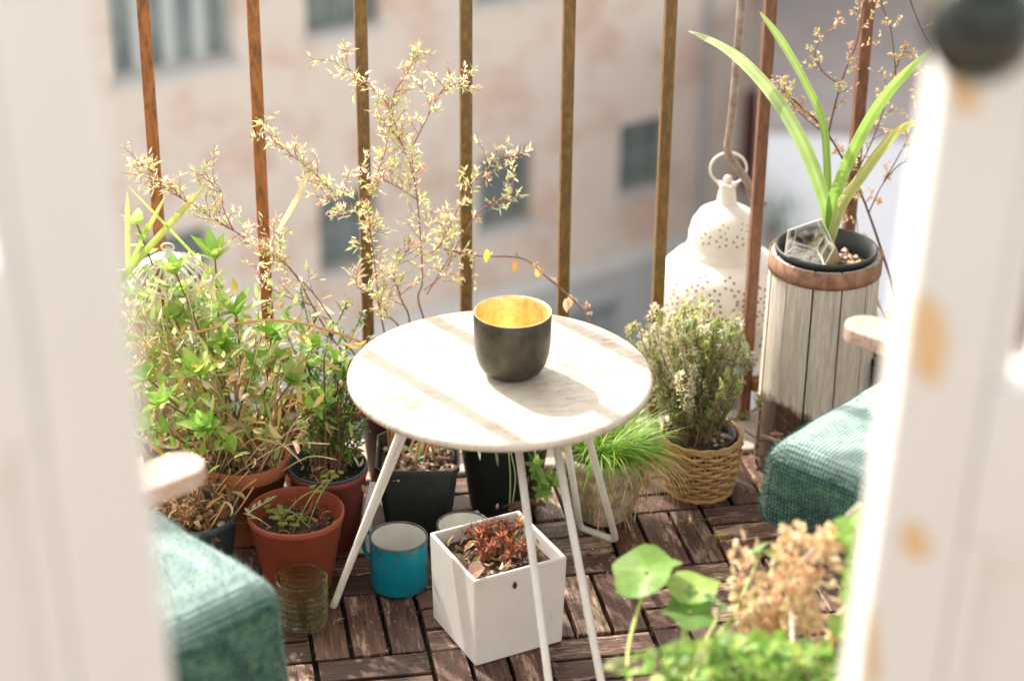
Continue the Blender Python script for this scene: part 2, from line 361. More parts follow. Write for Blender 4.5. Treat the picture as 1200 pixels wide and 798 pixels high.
# ---------------------------------------------------------------- table
TZ = .40; TC = at(586, 436, z=.40); TC.z = 0; TR = .2
def build_table():
    t = thing('side_table', 'small round weathered white metal table standing in the middle of the deck', 'table', (TC.x, TC.y, 0))
    mb = MB(); prof = [(0.0001, TZ-.012), (TR*.9, TZ-.012), (TR-.004, TZ-.012), (TR-.0005, TZ-.0095), (TR, TZ-.006), (TR-.0012, TZ-.0022), (TR-.005, TZ-.0002), (TR*.9, TZ), (.1, TZ), (.0001, TZ)]
    mb.lathe((TC.x, TC.y, 0), prof, 128); mb.build('tabletop', tabletop_m, t, smooth=True)
    mb = MB(); mb.lathe((TC.x, TC.y, 0), [(.105, TZ-.013), (.105, TZ-.021), (.09, TZ-.021), (.09, TZ-.013)], 48, closed=True); mb.build('ring', white_metal, t, smooth=True)
    rr = .0052; zf = rr; zt = TZ-.018
    legs = [((390, 712), (404, 676), (486, 462), (500, 445)),
            ((722, 633), (680, 618), (677, 466), (655, 456)),
            ((657, 905), (725, 905), (603, 490), (645, 487))]
    for a, b, c, d in legs:
        A, B = at(*a, z=zf), at(*b, z=zf); C_, D = at(*c, z=zt), at(*d, z=zt)
        e = (B-A).normalized(); L = (B-A).length; k = min(.012, L*.35)
        ua, ub = (C_-A).normalized(), (D-B).normalized()
        path = [C_, A+ua*.02, A+ua*.006+e*.001, A+e*.006, A+e*k, B-e*k, B-e*.006, B+ub*.006-e*.001, B+ub*.02, D]
        mb = MB(); mb.tube(path, rr, 10); mb.build('leg', white_metal, t, smooth=True)
build_table()

def build_cup():
    c = at(600, 437, z=TZ); c.z = TZ+.0006
    t = thing('votive_cup', 'dark gunmetal tumbler with gold lined inside on the round table', 'cup', c)
    R, h = .0505, .088
    out_p = [(.0001, 0), (.022, 0), (.031, .0015), (.0385, .007), (.0445, .017), (.048, .030), (.0497, .045), (.0503, .06), (R, h-.001), (R-.0005, h)]
    mb = MB(); mb.lathe(c, out_p, 96); mb.build('body', gun_m, t, smooth=True)
    mb = MB(); n = 96; prof = [(R-.0005, h), (R-.002, h-.0002), (R-.0026, h-.004), (.0475, .06), (.0465, .042), (.044, .028), (.039, .015), (.029, .006), (.0001, .004)]
    mb.lathe(c, prof, n); 
    for i, p in enumerate(mb.v):    # uneven gilded lip
        pass
    mb.build('lining', gold_m, t, smooth=True)
build_cup()

# ---------------------------------------------------------------- pots
def soil_mound(mb, c, r, z, seed, n=26):
    rr = random.Random(seed); vs = [V((c[0], c[1], z+.004))]; fs = []
    rings = 7
    for i in range(1, rings+1):
        for k in range(n):
            a = 2*pi*k/n; q = r*i/rings; h = 0 if i == rings else .005*noise.noise(V((q*cos(a)*60, q*sin(a)*60, seed)))
            vs.append(V((c[0]+q*cos(a), c[1]+q*sin(a), z+h+.003*(1-i/rings))))
    for k in range(n): fs.append((0, 1+k, 1+(k+1) % n))
    for i in range(rings-1):
        for k in range(n):
            a, b = 1+i*n+k, 1+i*n+(k+1) % n; fs.append((a, a+n, b+n, b))
    mb.add(vs, fs)
def crumbs(parent, c, r, z, seed, n=60, cols=((.30, .21, .13), (.12, .08, .055), (.42, .32, .22)), s=(.002, .005), name='mulch', sq=None):
    rr = random.Random(seed); mb = MB()
    for _ in range(n):
        if sq: p = V((c[0]+rr.uniform(-sq[0], sq[0]), c[1]+rr.uniform(-sq[1], sq[1]), z+rr.uniform(0, .004)))
        else:
            a, q = rr.uniform(0, 2*pi), r*sqrt(rr.random()); p = V((c[0]+q*cos(a), c[1]+q*sin(a), z+rr.uniform(0, .004)))
        k = rr.uniform(*s); cl = vary(rr, rr.choice(cols), .3)
        vs = [p+V((x*k*rr.uniform(.4, 1.3), y*k*rr.uniform(.4, 1.3), zz*k*.6)) for x, y, zz in ((1,0,0),(0,1,0),(-1,0,0),(0,-1,0),(0,0,1),(0,0,-1))]
        mb.add(vs, [(0,1,4),(1,2,4),(2,3,4),(3,0,4),(1,0,5),(2,1,5),(3,2,5),(0,3,5)], cl)
    return mb.build(name, pebble_m, parent)
def round_pot(parent, c, r, h, rb, m, lip=.012, lw=.004, soil=.02, seed=1, name='pot', th=.003, tilt=None):
    mb = MB()
    p = [(.0001, 0), (rb-.003, 0), (rb, .003), (rb+(r-lw-rb)*.94, h-lip)]
    if lw: p += [(r-.0005, h-lip+.0005), (r, h-lip+.002)]
    p += [(r, h-.0015), (r-.001, h), (r-th+.0005, h), (r-th, h-.001), (r-th-lw*.6, h-lip), (rb, h*.5)]
    mb.lathe(c, p, 64); o = mb.build(name, m, parent, smooth=True)
    mb = MB(); rs = rb+(r-lw-rb)*.94-th-.0008 if soil > lip else r-th-.001
    soil_mound(mb, c, rs, c[2]+h-soil, seed); mb.build('soil', soil_m, parent, smooth=True)
    return o, c[2]+h-soil, rs
GREEN = (.28, .50, .08); LIME = (.50, .68, .18); DKG = (.06, .15, .03); TAN = (.80, .62, .40); TAN2 = (.52, .33, .16); YEL = (.62, .52, .14); CREAM = (.74, .70, .42); PINK = (.72, .46, .34); GREYG = (.56, .60, .42); STEMB = (.20, .10, .06); STEMR = (.30, .13, .08)

def rosette(mb, p, r, n=7, L=.04, W=.014, cols=(LIME, GREEN), ax=V((0, 0, 1)), spread=.62, bend=.35, seg=4):
    a0 = r.uniform(0, 6)
    for k in range(n):
        a = a0+k*2.4; e = ax.orthogonal().normalized(); e = Matrix.Rotation(a, 3, ax)@e
        q = spread*(1-.45*k/n); d = (ax*(1-q)+e*q).normalized()
        up = ax if abs(d.dot(ax)) < .97 else e
        mb.leaf(p-ax*.004*(n-k)*.2, d, L*r.uniform(.75, 1.15)*(1-.25*k/n), W*r.uniform(.8, 1.15), vary(r, r.choice(cols), .2), up=up, bend=r.uniform(.2, 1)*bend, seg=seg)
def path_pt(path, t):
    i = min(int(t*(len(path)-1)), len(path)-2); f = t*(len(path)-1)-i
    return path[i].lerp(path[i+1], f), (path[i+1]-path[i]).normalized()
def leafy(mbs, mbl, path, r, rad=(.0022, .0010), n=10, L=.03, W=.010, cols=(LIME, GREEN), t0=.25, tip=7, tipL=None, scol=STEMB, bend=.6):
    P = smooth_path(path, 5); m = len(P)
    mbs.tube(P, [rad[0]+(rad[1]-rad[0])*i/(m-1) for i in range(m)], 6, vary(r, scol, .15))
    for k in range(n):
        p, d = path_pt(P, t0+(1-t0)*r.random()); e = rv(r); e = (e-d*e.dot(d)).normalized()
        mbl.leaf(p, d*.5+e, L*r.uniform(.6, 1.1), W*r.uniform(.7, 1.1), vary(r, r.choice(cols), .25), bend=r.uniform(0, 1)*bend)
    if tip: rosette(mbl, P[-1], r, tip, (tipL or L*1.3)*1.12, W*1.35, cols, (P[-1]-P[-2]).normalized().lerp(V((0, 0, 1)), .5).normalized())

def twiggy(mbs, mbl, P, r, t0=.1, n=26, sub=(.018, .06), L=(.006, .013), W=.0035, cols=(CREAM,), scol=STEMR, lean=V((0, 0, .3)), dens=9, ramify=2):
    """side twigs carrying tiny leaves along a wiry stem"""
    for k in range(n):
        p, d = path_pt(P, t0+(1-t0)*(k+r.random())/n); e = rv(r); e = (e-d*e.dot(d)*.6).normalized()
        q = (d*.7+e*.8+lean).normalized(); l = r.uniform(*sub); pts = [p]
        for _ in range(4): q = (q+rv(r, .28)).normalized(); pts.append(pts[-1]+q*l/4)
        mbs.tube(pts, [.0007, .0006, .0005, .0004, .0003], 4, vary(r, scol, .3), cap=False)
        twl = [(pts, dens)]
        for _ in range(ramify):
            s, _d = path_pt(pts, r.uniform(.2, .9)); q2 = (q+rv(r, .9)).normalized(); ll = l*r.uniform(.3, .6); pp = [s, s+q2*ll*.5, s+(q2+rv(r, .3)).normalized()*ll]
            mbs.tube(pp, [.0005, .0004, .0003], 4, vary(r, scol, .3), cap=False); twl.append((pp, int(dens*.7)))
        for pp, dn_ in twl:
            cc = r.choice(cols)
            for _ in range(dn_):
                s, dd = path_pt(pp, r.uniform(.15, 1)); e = rv(r); e = (e-dd*e.dot(dd)).normalized()
                mbl.leaf(s, dd*.7+e*.8, r.uniform(*L), W*r.uniform(.7, 1.3), vary(r, cc, .22), up=rv(r), bend=r.uniform(-.6, .8), seg=2, fold=.3)

# --- large terracotta pot with the pale green leafy shrub
def big_left_plant():
    c = V((.092, 2.648, 0.001)); r = random.Random(11)
    t = thing('potted_shrub', 'large orange terracotta pot with pale green leafy shrub and withered leaves by the left chair', 'potted plant', c)
    o, zs, rs = round_pot(t, c, .071, .135, .048, terra_m, lip=.022, lw=.005, soil=.03, seed=2, th=.006)
    crumbs(t, c, rs*.9, zs, 5, 60)
    ms, ml, md = MB(), MB(), MB()
    tips = [(252, 300, 2.72, 9, .046), (205, 318, 2.70, 7, .04), (276, 366, 2.68, 6, .046), (232, 436, 2.58, 8, .044), (190, 470, 2.55, 6, .036), (205, 372, 2.70, 6, .034),
            (318, 392, 2.66, 7, .036), (342, 446, 2.60, 7, .034), (392, 424, 2.66, 8, .034), (376, 470, 2.60, 7, .032), (238, 500, 2.50, 8, .036), (186, 415, 2.72, 6, .034), (178, 345, 2.78, 6, .034),
            (300, 428, 2.62, 6, .032), (365, 405, 2.7, 7, .03), (260, 405, 2.64, 7, .036), (212, 345, 2.72, 6, .034), (172, 442, 2.62, 6, .032), (332, 420, 2.66, 7, .03), (410, 448, 2.66, 6, .028), (176, 500, 2.56, 6, .032), (160, 262, 2.80, 5, .03)]
    for px, py, Y, n, L in tips:
        e = at(px, py, Y=Y); a = r.uniform(0, 6); b = c+V((cos(a)*.03, sin(a)*.03, zs)); mid = b.lerp(e, .5)+V((r.uniform(-.02, .02), r.uniform(-.02, .02), .02))
        leafy(ms, ml, [b, mid, e], r, (.0019, .0011), 8, .034, .015, (LIME, GREEN, (.42, .60, .14)), .3, n, L)
    # withered, curled leaves hanging low
    for _ in range(380):
        p = V((r.gauss(.10, .075), r.gauss(2.64, .06), r.uniform(.12, .33)))
        p.x = max(-.06, min(.27, p.x)); p.y = max(p.y, 2.63) if p.z < .2 else p.y; d = rv(r); d.z = -abs(d.z)*1.3
        md.leaf(p, d, r.uniform(.014, .040), r.uniform(.003, .010), vary(r, r.choice((TAN, TAN, TAN2, YEL, (.78, .60, .42), (.72, .50, .22))), .3), up=rv(r), bend=r.uniform(-2.6, 2.6), fold=r.uniform(-.9, .9), seg=5, twist=r.uniform(-2, 2))
    for _ in range(46):
        b = c+V((r.uniform(-.05, .05), r.uniform(-.04, .04), zs)); e = b+V((r.uniform(-.14, .16), r.uniform(-.12, .10), r.uniform(.04, .26)))
        m = b.lerp(e, .55)+V((0, 0, r.uniform(-.01, .05)))
        ms.tube(smooth_path([b, m, e], 4), [.0012]*8+[.0006], 4, vary(r, r.choice((TAN, (.62, .48, .26), (.62, .40, .22), (.46, .50, .20))), .2), cap=False)
    # small green fill
    for _ in range(620):
        p = V((r.gauss(.08, .08), r.gauss(2.66, .06), r.uniform(.16, .36))); p.x = max(-.07, min(.25, p.x))
        ml.leaf(p, rv(r)+V((0, 0, .5)), r.uniform(.012, .030), r.uniform(.005, .011), vary(r, r.choice((LIME, (.56, .70, .24), YEL, (.62, .70, .36), GREEN)), .28), bend=r.uniform(-.5, .9))
    for _ in range(420):
        p = V((r.uniform(-.075, .085), r.gauss(2.70, .025), r.uniform(.24, .41)))
        ml.leaf(p, rv(r)+V((0, 0, .6)), r.uniform(.012, .032), r.uniform(.004, .010), vary(r, r.choice(((.62, .74, .30), (.78, .74, .46), (.80, .68, .42), LIME, (.86, .78, .56))), .22), bend=r.uniform(-.8, 1.2))
    for _ in range(26):
        b = c+V((r.uniform(-.05, .03), r.uniform(-.01, .04), zs)); e = V((r.uniform(-.07, .08), r.uniform(2.66, 2.74), r.uniform(.28, .42))); ms.tube(smooth_path([b, b.lerp(e, .5)+rv(r, .02), e], 4), [.0011]*8+[.0005], 4, vary(r, (.74, .60, .36), .2), cap=False)
    # strap leaves reaching out of the left side
    for a, b2, Y, W in (((152, 320), (243, 228), 2.74, .010), ((150, 305), (150, 235), 2.78, .008), ((160, 300), (196, 240), 2.8, .007), ((225, 300), (150, 230), 2.74, .004)):
        A = at(*a, Y=Y); B = at(*b2, Y=Y-.03); A2 = A+(A-B)*.4
        ml.leaf(A2, (B-A2)+V((0, 0, .02)), (B-A2).length*1.02, W, (.30, .50, .07), up=V((0, -1, .6)), bend=.15, shape='strap', seg=8, fold=.4, c2=(.62, .60, .2))
    ms.build('stem', stem_m, t); ml.build('foliage', leaf_m, t, smooth=True); md.build('withered_leaves', dry_m, t, smooth=True)
    # arched orange cane
    mb = MB(); P = smooth_path([at(*q, Y=y) for q, y in (((196, 402), 2.66), ((232, 389), 2.66), ((285, 378), 2.66), ((335, 376), 2.66), ((385, 387), 2.67), ((430, 404), 2.69), ((445, 418), 2.7))], 5)
    mb.tube(P, .0021, 8, (.72, .38, .16)); mb.build('cane', stem_m, t, smooth=True)
big_left_plant()

def front_red_pot():
    c = V((.157, 2.492, .001)); r = random.Random(21)
    t = thing('potted_seedlings', 'red brown pot with parsley seedlings beside the green glass tumbler', 'potted plant', c)
    o, zs, rs = round_pot(t, c, .069, .122, .048, redpot_m, .010, .0008, .03, 3)
    crumbs(t, c, rs*.85, zs, 8, 90, cols=((.24, .10, .05), (.10, .06, .04), (.35, .2, .12)))
    ms, ml = MB(), MB()
    def trileaf(p, s, colr):
        for k in range(3):
            a = k*2.1+r.uniform(0, .4); e = V((cos(a), sin(a), .3)); q = p+e*s*.35
            for j in range(3):
                b = a+(j-1)*.7; ml.leaf(q, V((cos(b), sin(b), .15)), s*.55, s*.42, vary(r, colr, .15), shape='oval', seg=3, bend=.3, fold=.15)
    for px, py, z in ((322, 603, .112), (333, 610, .106), (347, 611, .10), (320, 596, .112), (372, 573, .135), (384, 561, .145), (393, 556, .15), (330, 602, .106)):
        e = at(px, py, z=z); b = V((c.x+r.uniform(-.03, .03), c.y+r.uniform(-.02, .02), zs)); ms.tube(smooth_path([b, b.lerp(e, .5)+V((0, 0, .012)), e], 4), .0009, 5, (.30, .36, .12)); trileaf(e, r.uniform(.014, .02), (.40, .52, .12))
    md = MB()
    for _ in range(40):
        a, q = r.uniform(0, 6.3), .045*sqrt(r.random()); p = V((c.x+.012+q*cos(a), c.y+q*sin(a), zs+r.uniform(0, .02)))
        md.leaf(p, rv(r)+V((0, 0, .6)), r.uniform(.01, .03), .005, vary(r, r.choice(((.36, .14, .07), (.25, .09, .05), TAN2)), .3), up=rv(r), bend=r.uniform(-2, 2), fold=.6)
    # pale trailing sprig on the rim
    P = smooth_path([at(318, 618, z=.10), at(303, 608, z=.125), at(292, 601, z=.13), at(305, 592, z=.132), at(318, 585, z=.13)], 4)
    ms.tube(P, .0009, 5, (.5, .5, .3))
    for k in range(9): p, d = path_pt(P, k/9+.05); ml.leaf(p, d+rv(r, .9), .013, .006, vary(r, (.55, .56, .32), .2))
    ms.build('stem', stem_m, t); ml.build('foliage', leaf_m, t, smooth=True); md.build('withered_leaves', dry_m, t)
front_red_pot()

def grey_pot():
    c = V((.018, 2.530, .001)); r = random.Random(31)
    t = thing('potted_dead_plant', 'grey blue pot full of curled dead leaves behind the left armrest', 'potted plant', c)
    o, zs, rs = round_pot(t, c, .060, .112, .044, greyblue_m, .01, .0015, .02, 4)
    md, ms = MB(), MB()
    for _ in range(230):
        a, q = r.uniform(0, 6.3), .056*sqrt(r.random()); p = V((c.x+q*cos(a), c.y+q*sin(a), zs+r.uniform(-.005, .06)))
        md.leaf(p, rv(r)+V((0, 0, .3)), r.uniform(.014, .04), r.uniform(.004, .011), vary(r, r.choice((TAN, TAN2, (.28, .17, .08), (.20, .11, .05))), .3), up=rv(r), bend=r.uniform(-3, 3), fold=r.uniform(-.8, .8), seg=5, twist=r.uniform(-2, 2))
    for _ in range(30):
        b = c+V((r.uniform(-.04, .04), r.uniform(-.04, .04), zs)); e = b+V((r.uniform(-.05, .06), r.uniform(-.05, .04), r.uniform(.03, .1)))
        ms.tube(smooth_path([b, b.lerp(e, .5)+rv(r, .015), e], 4), .0011, 4, vary(r, TAN2, .3))
    mb = MB(); p = at(262, 612, z=.10)
    soil_mound(mb, (c.x+.038, c.y-.030), .011, zs+.012, 9, 10); mb.build('pebble', ceramic_m, t, smooth=True)
    ms.build('stem', stem_m, t); md.build('withered_leaves', dry_m, t, smooth=True)
grey_pot()

def dark_red_pot():
    c = V((.214, 2.607, .001)); r = random.Random(41)
    t = thing('potted_boxwood', 'dark red pot with fine dark green bushy plant beside the black square planter', 'potted plant', c)
    o, zs, rs = round_pot(t, c, .059, .125, .042, darkred_m, .010, .0008, .024, 5)
    mb = MB(); mb.lathe(c, [(.050, .10), (.0560, .128), (.0568, .1296), (.0580, .1292), (.0586, .1268), (.0575, .1260)], 48); mb.build('inner_pot', greyblue_m, t, smooth=True)
    crumbs(t, c, rs*.9, zs, 12, 70)
    ms, ml, md = MB(), MB(), MB()
    for k in range(46):
        a = r.uniform(0, 6.3); b = c+V((cos(a)*.02, sin(a)*.02, zs)); e = at(r.uniform(352, 440), r.uniform(415, 540), Y=r.uniform(2.6, 2.74)); e.z = max(e.z, zs+.02)
        P = smooth_path([b, b.lerp(e, .5)+V((0, 0, .015)), e], 4); ms.tube(P, [.0014]*(len(P)-1)+[.0006], 5, vary(r, STEMB, .2))
        for _ in range(42):
            p, d = path_pt(P, r.uniform(.3, 1)); e2 = rv(r); ml.leaf(p+rv(r, .008), d*.6+e2, r.uniform(.006, .012), r.uniform(.003, .0055), vary(r, r.choice((DKG, (.10, .25, .04), (.16, .34, .05), (.25, .42, .08))), .3), bend=.3, seg=2)
    for _ in range(40):
        p = V((c.x+r.uniform(-.05, .05), c.y+r.uniform(-.05, .05), zs+r.uniform(0, .03))); md.leaf(p, rv(r), r.uniform(.012, .03), .007, vary(r, r.choice((TAN, TAN2)), .3), up=rv(r), bend=r.uniform(-2, 2), fold=.6)
    ms.build('stem', stem_m, t); ml.build('foliage', leaf_m, t, smooth=True); md.build('withered_leaves', dry_m, t)
dark_red_pot()

def square_planter():
    c = V((.352, 2.637, .001)); r = random.Random(51); rot = radians(-9)
    t = thing('square_planter', 'black plastic square planter with bark mulch and cut stalks behind the blue mug', 'planter', c)
    M = Matrix.Translation(c)@Matrix.Rotation(rot, 4, 'Z')
    mb = MB(); h = .122
    rings = [(.047, 0), (.0595, h-.008), (.0625, h-.008), (.0625, h), (.060, h), (.0555, h-.03)]
    vs = []; fs = []
    for s, z in rings:
        k = s*.18
        for x, y in ((s-k, -s), (s, -s+k), (s, s-k), (s-k, s), (-s+k, s), (-s, s-k), (-s, -s+k), (-s+k, -s)): vs.append(M@V((x, y, z)))
    for i in range(len(rings)-1):
        for k in range(8): fs.append((i*8+k, i*8+(k+1) % 8, (i+1)*8+(k+1) % 8, (i+1)*8+k))
    fs.append(tuple(range(8))[::-1]); mb.add(vs, fs); mb.build('box', black_m, t, bevel=.0012)
    mb = MB(); g = 12; s = .055; vs = [M@V((-s+2*s*i/g, -s+2*s*j/g, h-.020+.006*noise.noise(V((i*.6, j*.6, 1))))) for i in range(g+1) for j in range(g+1)]
    mb.add(vs, [(i*(g+1)+j, (i+1)*(g+1)+j, (i+1)*(g+1)+j+1, i*(g+1)+j+1) for i in range(g) for j in range(g)]); mb.build('soil', soil_m, t, smooth=True)
    crumbs(t, c, 0, h-.018, 15, 230, ((.62, .47, .32), (.45, .31, .19), (.2, .13, .09)), (.002, .0075), sq=(.05, .05))
    ms, ml = MB(), MB()
    for _ in range(16):
        b = c+V((r.uniform(-.04, .045), r.uniform(-.02, .045), h-.018)); e = b+V((r.uniform(-.02, .02), r.uniform(-.01, .02), r.uniform(.03, .09))); ms.tube([b, b.lerp(e, .5)+rv(r, .003), e], [.0022, .0018, .0014], 6, vary(r, (.42, .24, .11), .25))
    b = M@V((0, 0, h-.015))
    for d, L in (((.9, .3, .35), .085), ((-.5, .3, .7), .05), ((.2, .3, .9), .06)): ml.leaf(b, d, L, .006, (.36, .50, .28), shape='strap', seg=6, bend=.5)
    ms.build('stem', stem_m, t); ml.build('foliage', leaf_m, t)
square_planter()

def twig_shrub():
    """wiry shrub with tiny pale leaves rising behind the table"""
    c = V((.335, 2.772, .007)); r = random.Random(61)
    t = thing('twiggy_shrub', 'tall wiry shrub with tiny cream and pink leaves rising behind the table', 'shrub', c)
    o, zs, rs = round_pot(t, c, .058, .13, .042, darkred_m, .012, .003, .02, 6)
    ms, ml, md = MB(), MB(), MB()
    b0 = V((c.x, c.y, zs))
    Yc = 2.79
    A = lambda q, Y=Yc: at(q[0], q[1], Y=Y)
    stems = [([b0, (498, 400), (490, 350), (495, 325), (489, 234), (481, 195), (471, 170), (456, 148)], 2.80, 22),
             ([b0, (452, 400), (445, 361), (438, 300), (431, 246)], 2.78, 16),
             ([b0, (392, 400), (366, 358), (336, 311), (273, 270), (228, 243), (186, 214), (166, 194)], 2.76, 30),
             ([b0, (405, 400), (372, 350), (345, 320), (302, 270)], 2.77, 8),
             ([(489, 300), (512, 292), (525, 270), (548, 222), (571, 198), (592, 182)], 2.80, 16),
             ([(500, 345), (528, 300), (560, 250), (585, 232), (603, 220)], 2.81, 9),
             ([(431, 246), (402, 235), (370, 205), (345, 185), (318, 163)], 2.77, 18),
             ([(431, 246), (440, 210), (452, 175), (462, 120)], 2.79, 12),
             ([(471, 170), (452, 120), (425, 95), (395, 72)], 2.79, 11),
             ([(456, 148), (462, 110), (478, 85), (488, 62)], 2.80, 9),
             ([(483, 173), (505, 130), (520, 105), (545, 97)], 2.80, 12),
             ([(489, 234), (470, 222), (450, 212), (430, 208)], 2.79, 9),
             ([(436, 290), (420, 262), (390, 240), (372, 215)], 2.78, 9),
             ([b0, (470, 395), (455, 370), (440, 350), (415, 335)], 2.76, 9),
             ([b0, (480, 385), (470, 350), (462, 320), (480, 290)], 2.79, 13),
             ([(497, 340), (520, 320), (530, 290), (515, 262)], 2.80, 8),
             ([(273, 270), (262, 245), (258, 222), (240, 205)], 2.76, 7),
             ([(366, 358), (330, 345), (312, 330), (322, 300), (318, 280)], 2.75, 8)]
    for pts, Y, n in stems:
        P = smooth_path([q if isinstance(q, Vector) else A(q, Y) for q in pts], 6); m = len(P)
        thick = .0017 if pts[0] is b0 else .001
        ms.tube(P, [thick*(1-.65*i/(m-1)) for i in range(m)], 6, vary(r, STEMR, .2))
        twiggy(ms, ml, P, r, .42 if pts[0] is b0 else .12, int(n*1.35), (.014, .050), (.007, .0155), .0030, (CREAM, (.72, .74, .38), (.84, .78, .55), (.84, .78, .55), PINK, (.68, .74, .30)), ramify=2, dens=6)
    # trailing stem with dry leaves passing behind the cup
    P = smooth_path([A((520, 292), 2.80), A((560, 300), 2.79), A((612, 303), 2.77), A((642, 326), 2.74), A((672, 352), 2.71), A((692, 378), 2.68), A((700, 395), 2.66)], 6)
    ms.tube(P, .0013, 6, STEMR); twiggy(ms, ml, P, r, .0, 12, (.006, .018), (.004, .008), .003, (PINK, (.66, .5, .35), CREAM), dens=6)
    for px, py, c_ in ((604, 305, (.72, .40, .12)), (630, 312, (.72, .42, .12)), (571, 292, (.62, .62, .12)), (668, 345, (.66, .42, .25)), (663, 350, (.7, .5, .35))):
        md.leaf(A((px, py), 2.765), V((r.uniform(-.2, .2), 0, -1)), .022, .011, c_, up=V((0, -1, 0)), bend=r.uniform(-.6, .6), fold=.5)
    P = smooth_path([A((556, 298), 2.80), A((555, 318), 2.80), A((554, 340), 2.80)], 4); ms.tube(P, .0006, 4, STEMR); twiggy(ms, ml, P, r, 0, 7, (.003, .006), (.003, .006), .003, (CREAM,), dens=4, ramify=0)
    # long tan blade
    a, b = A((325, 272), 2.72), A((362, 212), 2.72); md.leaf(a, b-a, (b-a).length, .008, (.78, .62, .36), up=V((0, -1, 0)), shape='strap', seg=6, bend=.3)
    ms.build('stem', stem_m, t); ml.build('foliage', leaf_m, t, smooth=True); md.build('withered_leaves', dry_m, t, smooth=True)
twig_shrub()

def herb_pot():
    c = V((.20, 2.775, .007)); r = random.Random(66)
    t = thing('potted_herb', 'pot of grey green sage like herbs against the railing left of the table', 'potted plant', c)
    o, zs, rs = round_pot(t, c, .055, .13, .040, terra_m, .014, .003, .02, 7)
    ms, ml = MB(), MB()
    for px, py in ((368, 372), (388, 382), (408, 350), (425, 366), (410, 392), (350, 400), (372, 402), (392, 410), (330, 372), (436, 395), (352, 338), (318, 398)):
        e = at(px, py, Y=r.uniform(2.72, 2.82)); b = V((c.x, c.y, zs)); P = smooth_path([b, b.lerp(e, .5)+rv(r, .015), e], 5); ms.tube(P, .0011, 5, vary(r, (.3, .3, .2), .3))
        for _ in range(50):
            p, d = path_pt(P, r.uniform(.45, 1)); ml.leaf(p, d*.4+rv(r), r.uniform(.007, .015), r.uniform(.004, .006), vary(r, r.choice((GREYG, (.22, .34, .14), (.4, .48, .3), (.10, .13, .12))), .25), bend=.4, seg=2)
    ms.build('stem', stem_m, t); ml.build('foliage', leaf_m, t, smooth=True)
herb_pot()

def black_round_pot():
    c = V((.489, 2.668, .001)); r = random.Random(71)
    t = thing('round_planter', 'black round plastic pot with drooping weeds behind the table legs', 'planter', c)
    o, zs, rs = round_pot(t, c, .074, .138, .052, black_m, .012, .003, .02, 8)
    crumbs(t, c, rs*.9, zs, 18, 70, ((.5, .42, .34), (.3, .2, .14)))
    ms, ml, md = MB(), MB(), MB()
    # whorled succulent sprig hanging over the rim
    A = lambda px, py, Y: at(px, py, Y=Y)
    P = smooth_path([V((c.x+.045, c.y-.03, zs)), A(627, 530, 2.59), A(630, 552, 2.585), A(634, 566, 2.58)], 5); ms.tube(P, .0018, 6, (.25, .35, .12))
    for px, py in ((634, 560), (628, 545), (636, 576), (650, 562)):
        rosette(ml, A(px, py, 2.578), r, 7, .022, .009, ((.12, .26, .05), (.22, .40, .08), (.34, .5, .14)), V((0, -.8, .5)).normalized(), .95, .3)
    for px0, px1 in ((596, 598), (598, 604)):
        P = smooth_path([V((c.x, c.y-.05, zs+.01)), A(px0, 528, 2.592), A(px1, 560, 2.588), A(px0+1, 598, 2.582)], 5); ms.tube(P, .0011, 5, (.42, .44, .2))
    for px, py in ((581, 532), (560, 524)): ml.leaf(A(px, py-6, 2.60), V((.1, -.3, -1)), .03, .005, (.36, .5, .3), up=V((0, -1, 0)))
    for px, py in ((582, 592), (605, 588), (622, 590), (612, 580), (596, 596), (640, 592)):
        md.leaf(A(px, py, 2.575), rv(r)+V((0, -.2, .1)), .032, .012, vary(r, (.24, .15, .09), .3), up=rv(r), bend=r.uniform(-1, 1), fold=.5)
    for _ in range(30):
        a, q = r.uniform(0, 6.3), .06*sqrt(r.random()); b = V((c.x+q*cos(a), c.y+q*sin(a), zs)); e = b+V((r.uniform(-.03, .03), r.uniform(-.03, .03), r.uniform(.02, .08))); ms.tube([b, e], [.0012, .0006], 4, vary(r, (.4, .3, .16), .3))
        ml.leaf(e, rv(r), .015, .006, vary(r, GREEN, .3))
    ms.build('stem', stem_m, t); ml.build('foliage', leaf_m, t, smooth=True); md.build('withered_leaves', dry_m, t)
black_round_pot()

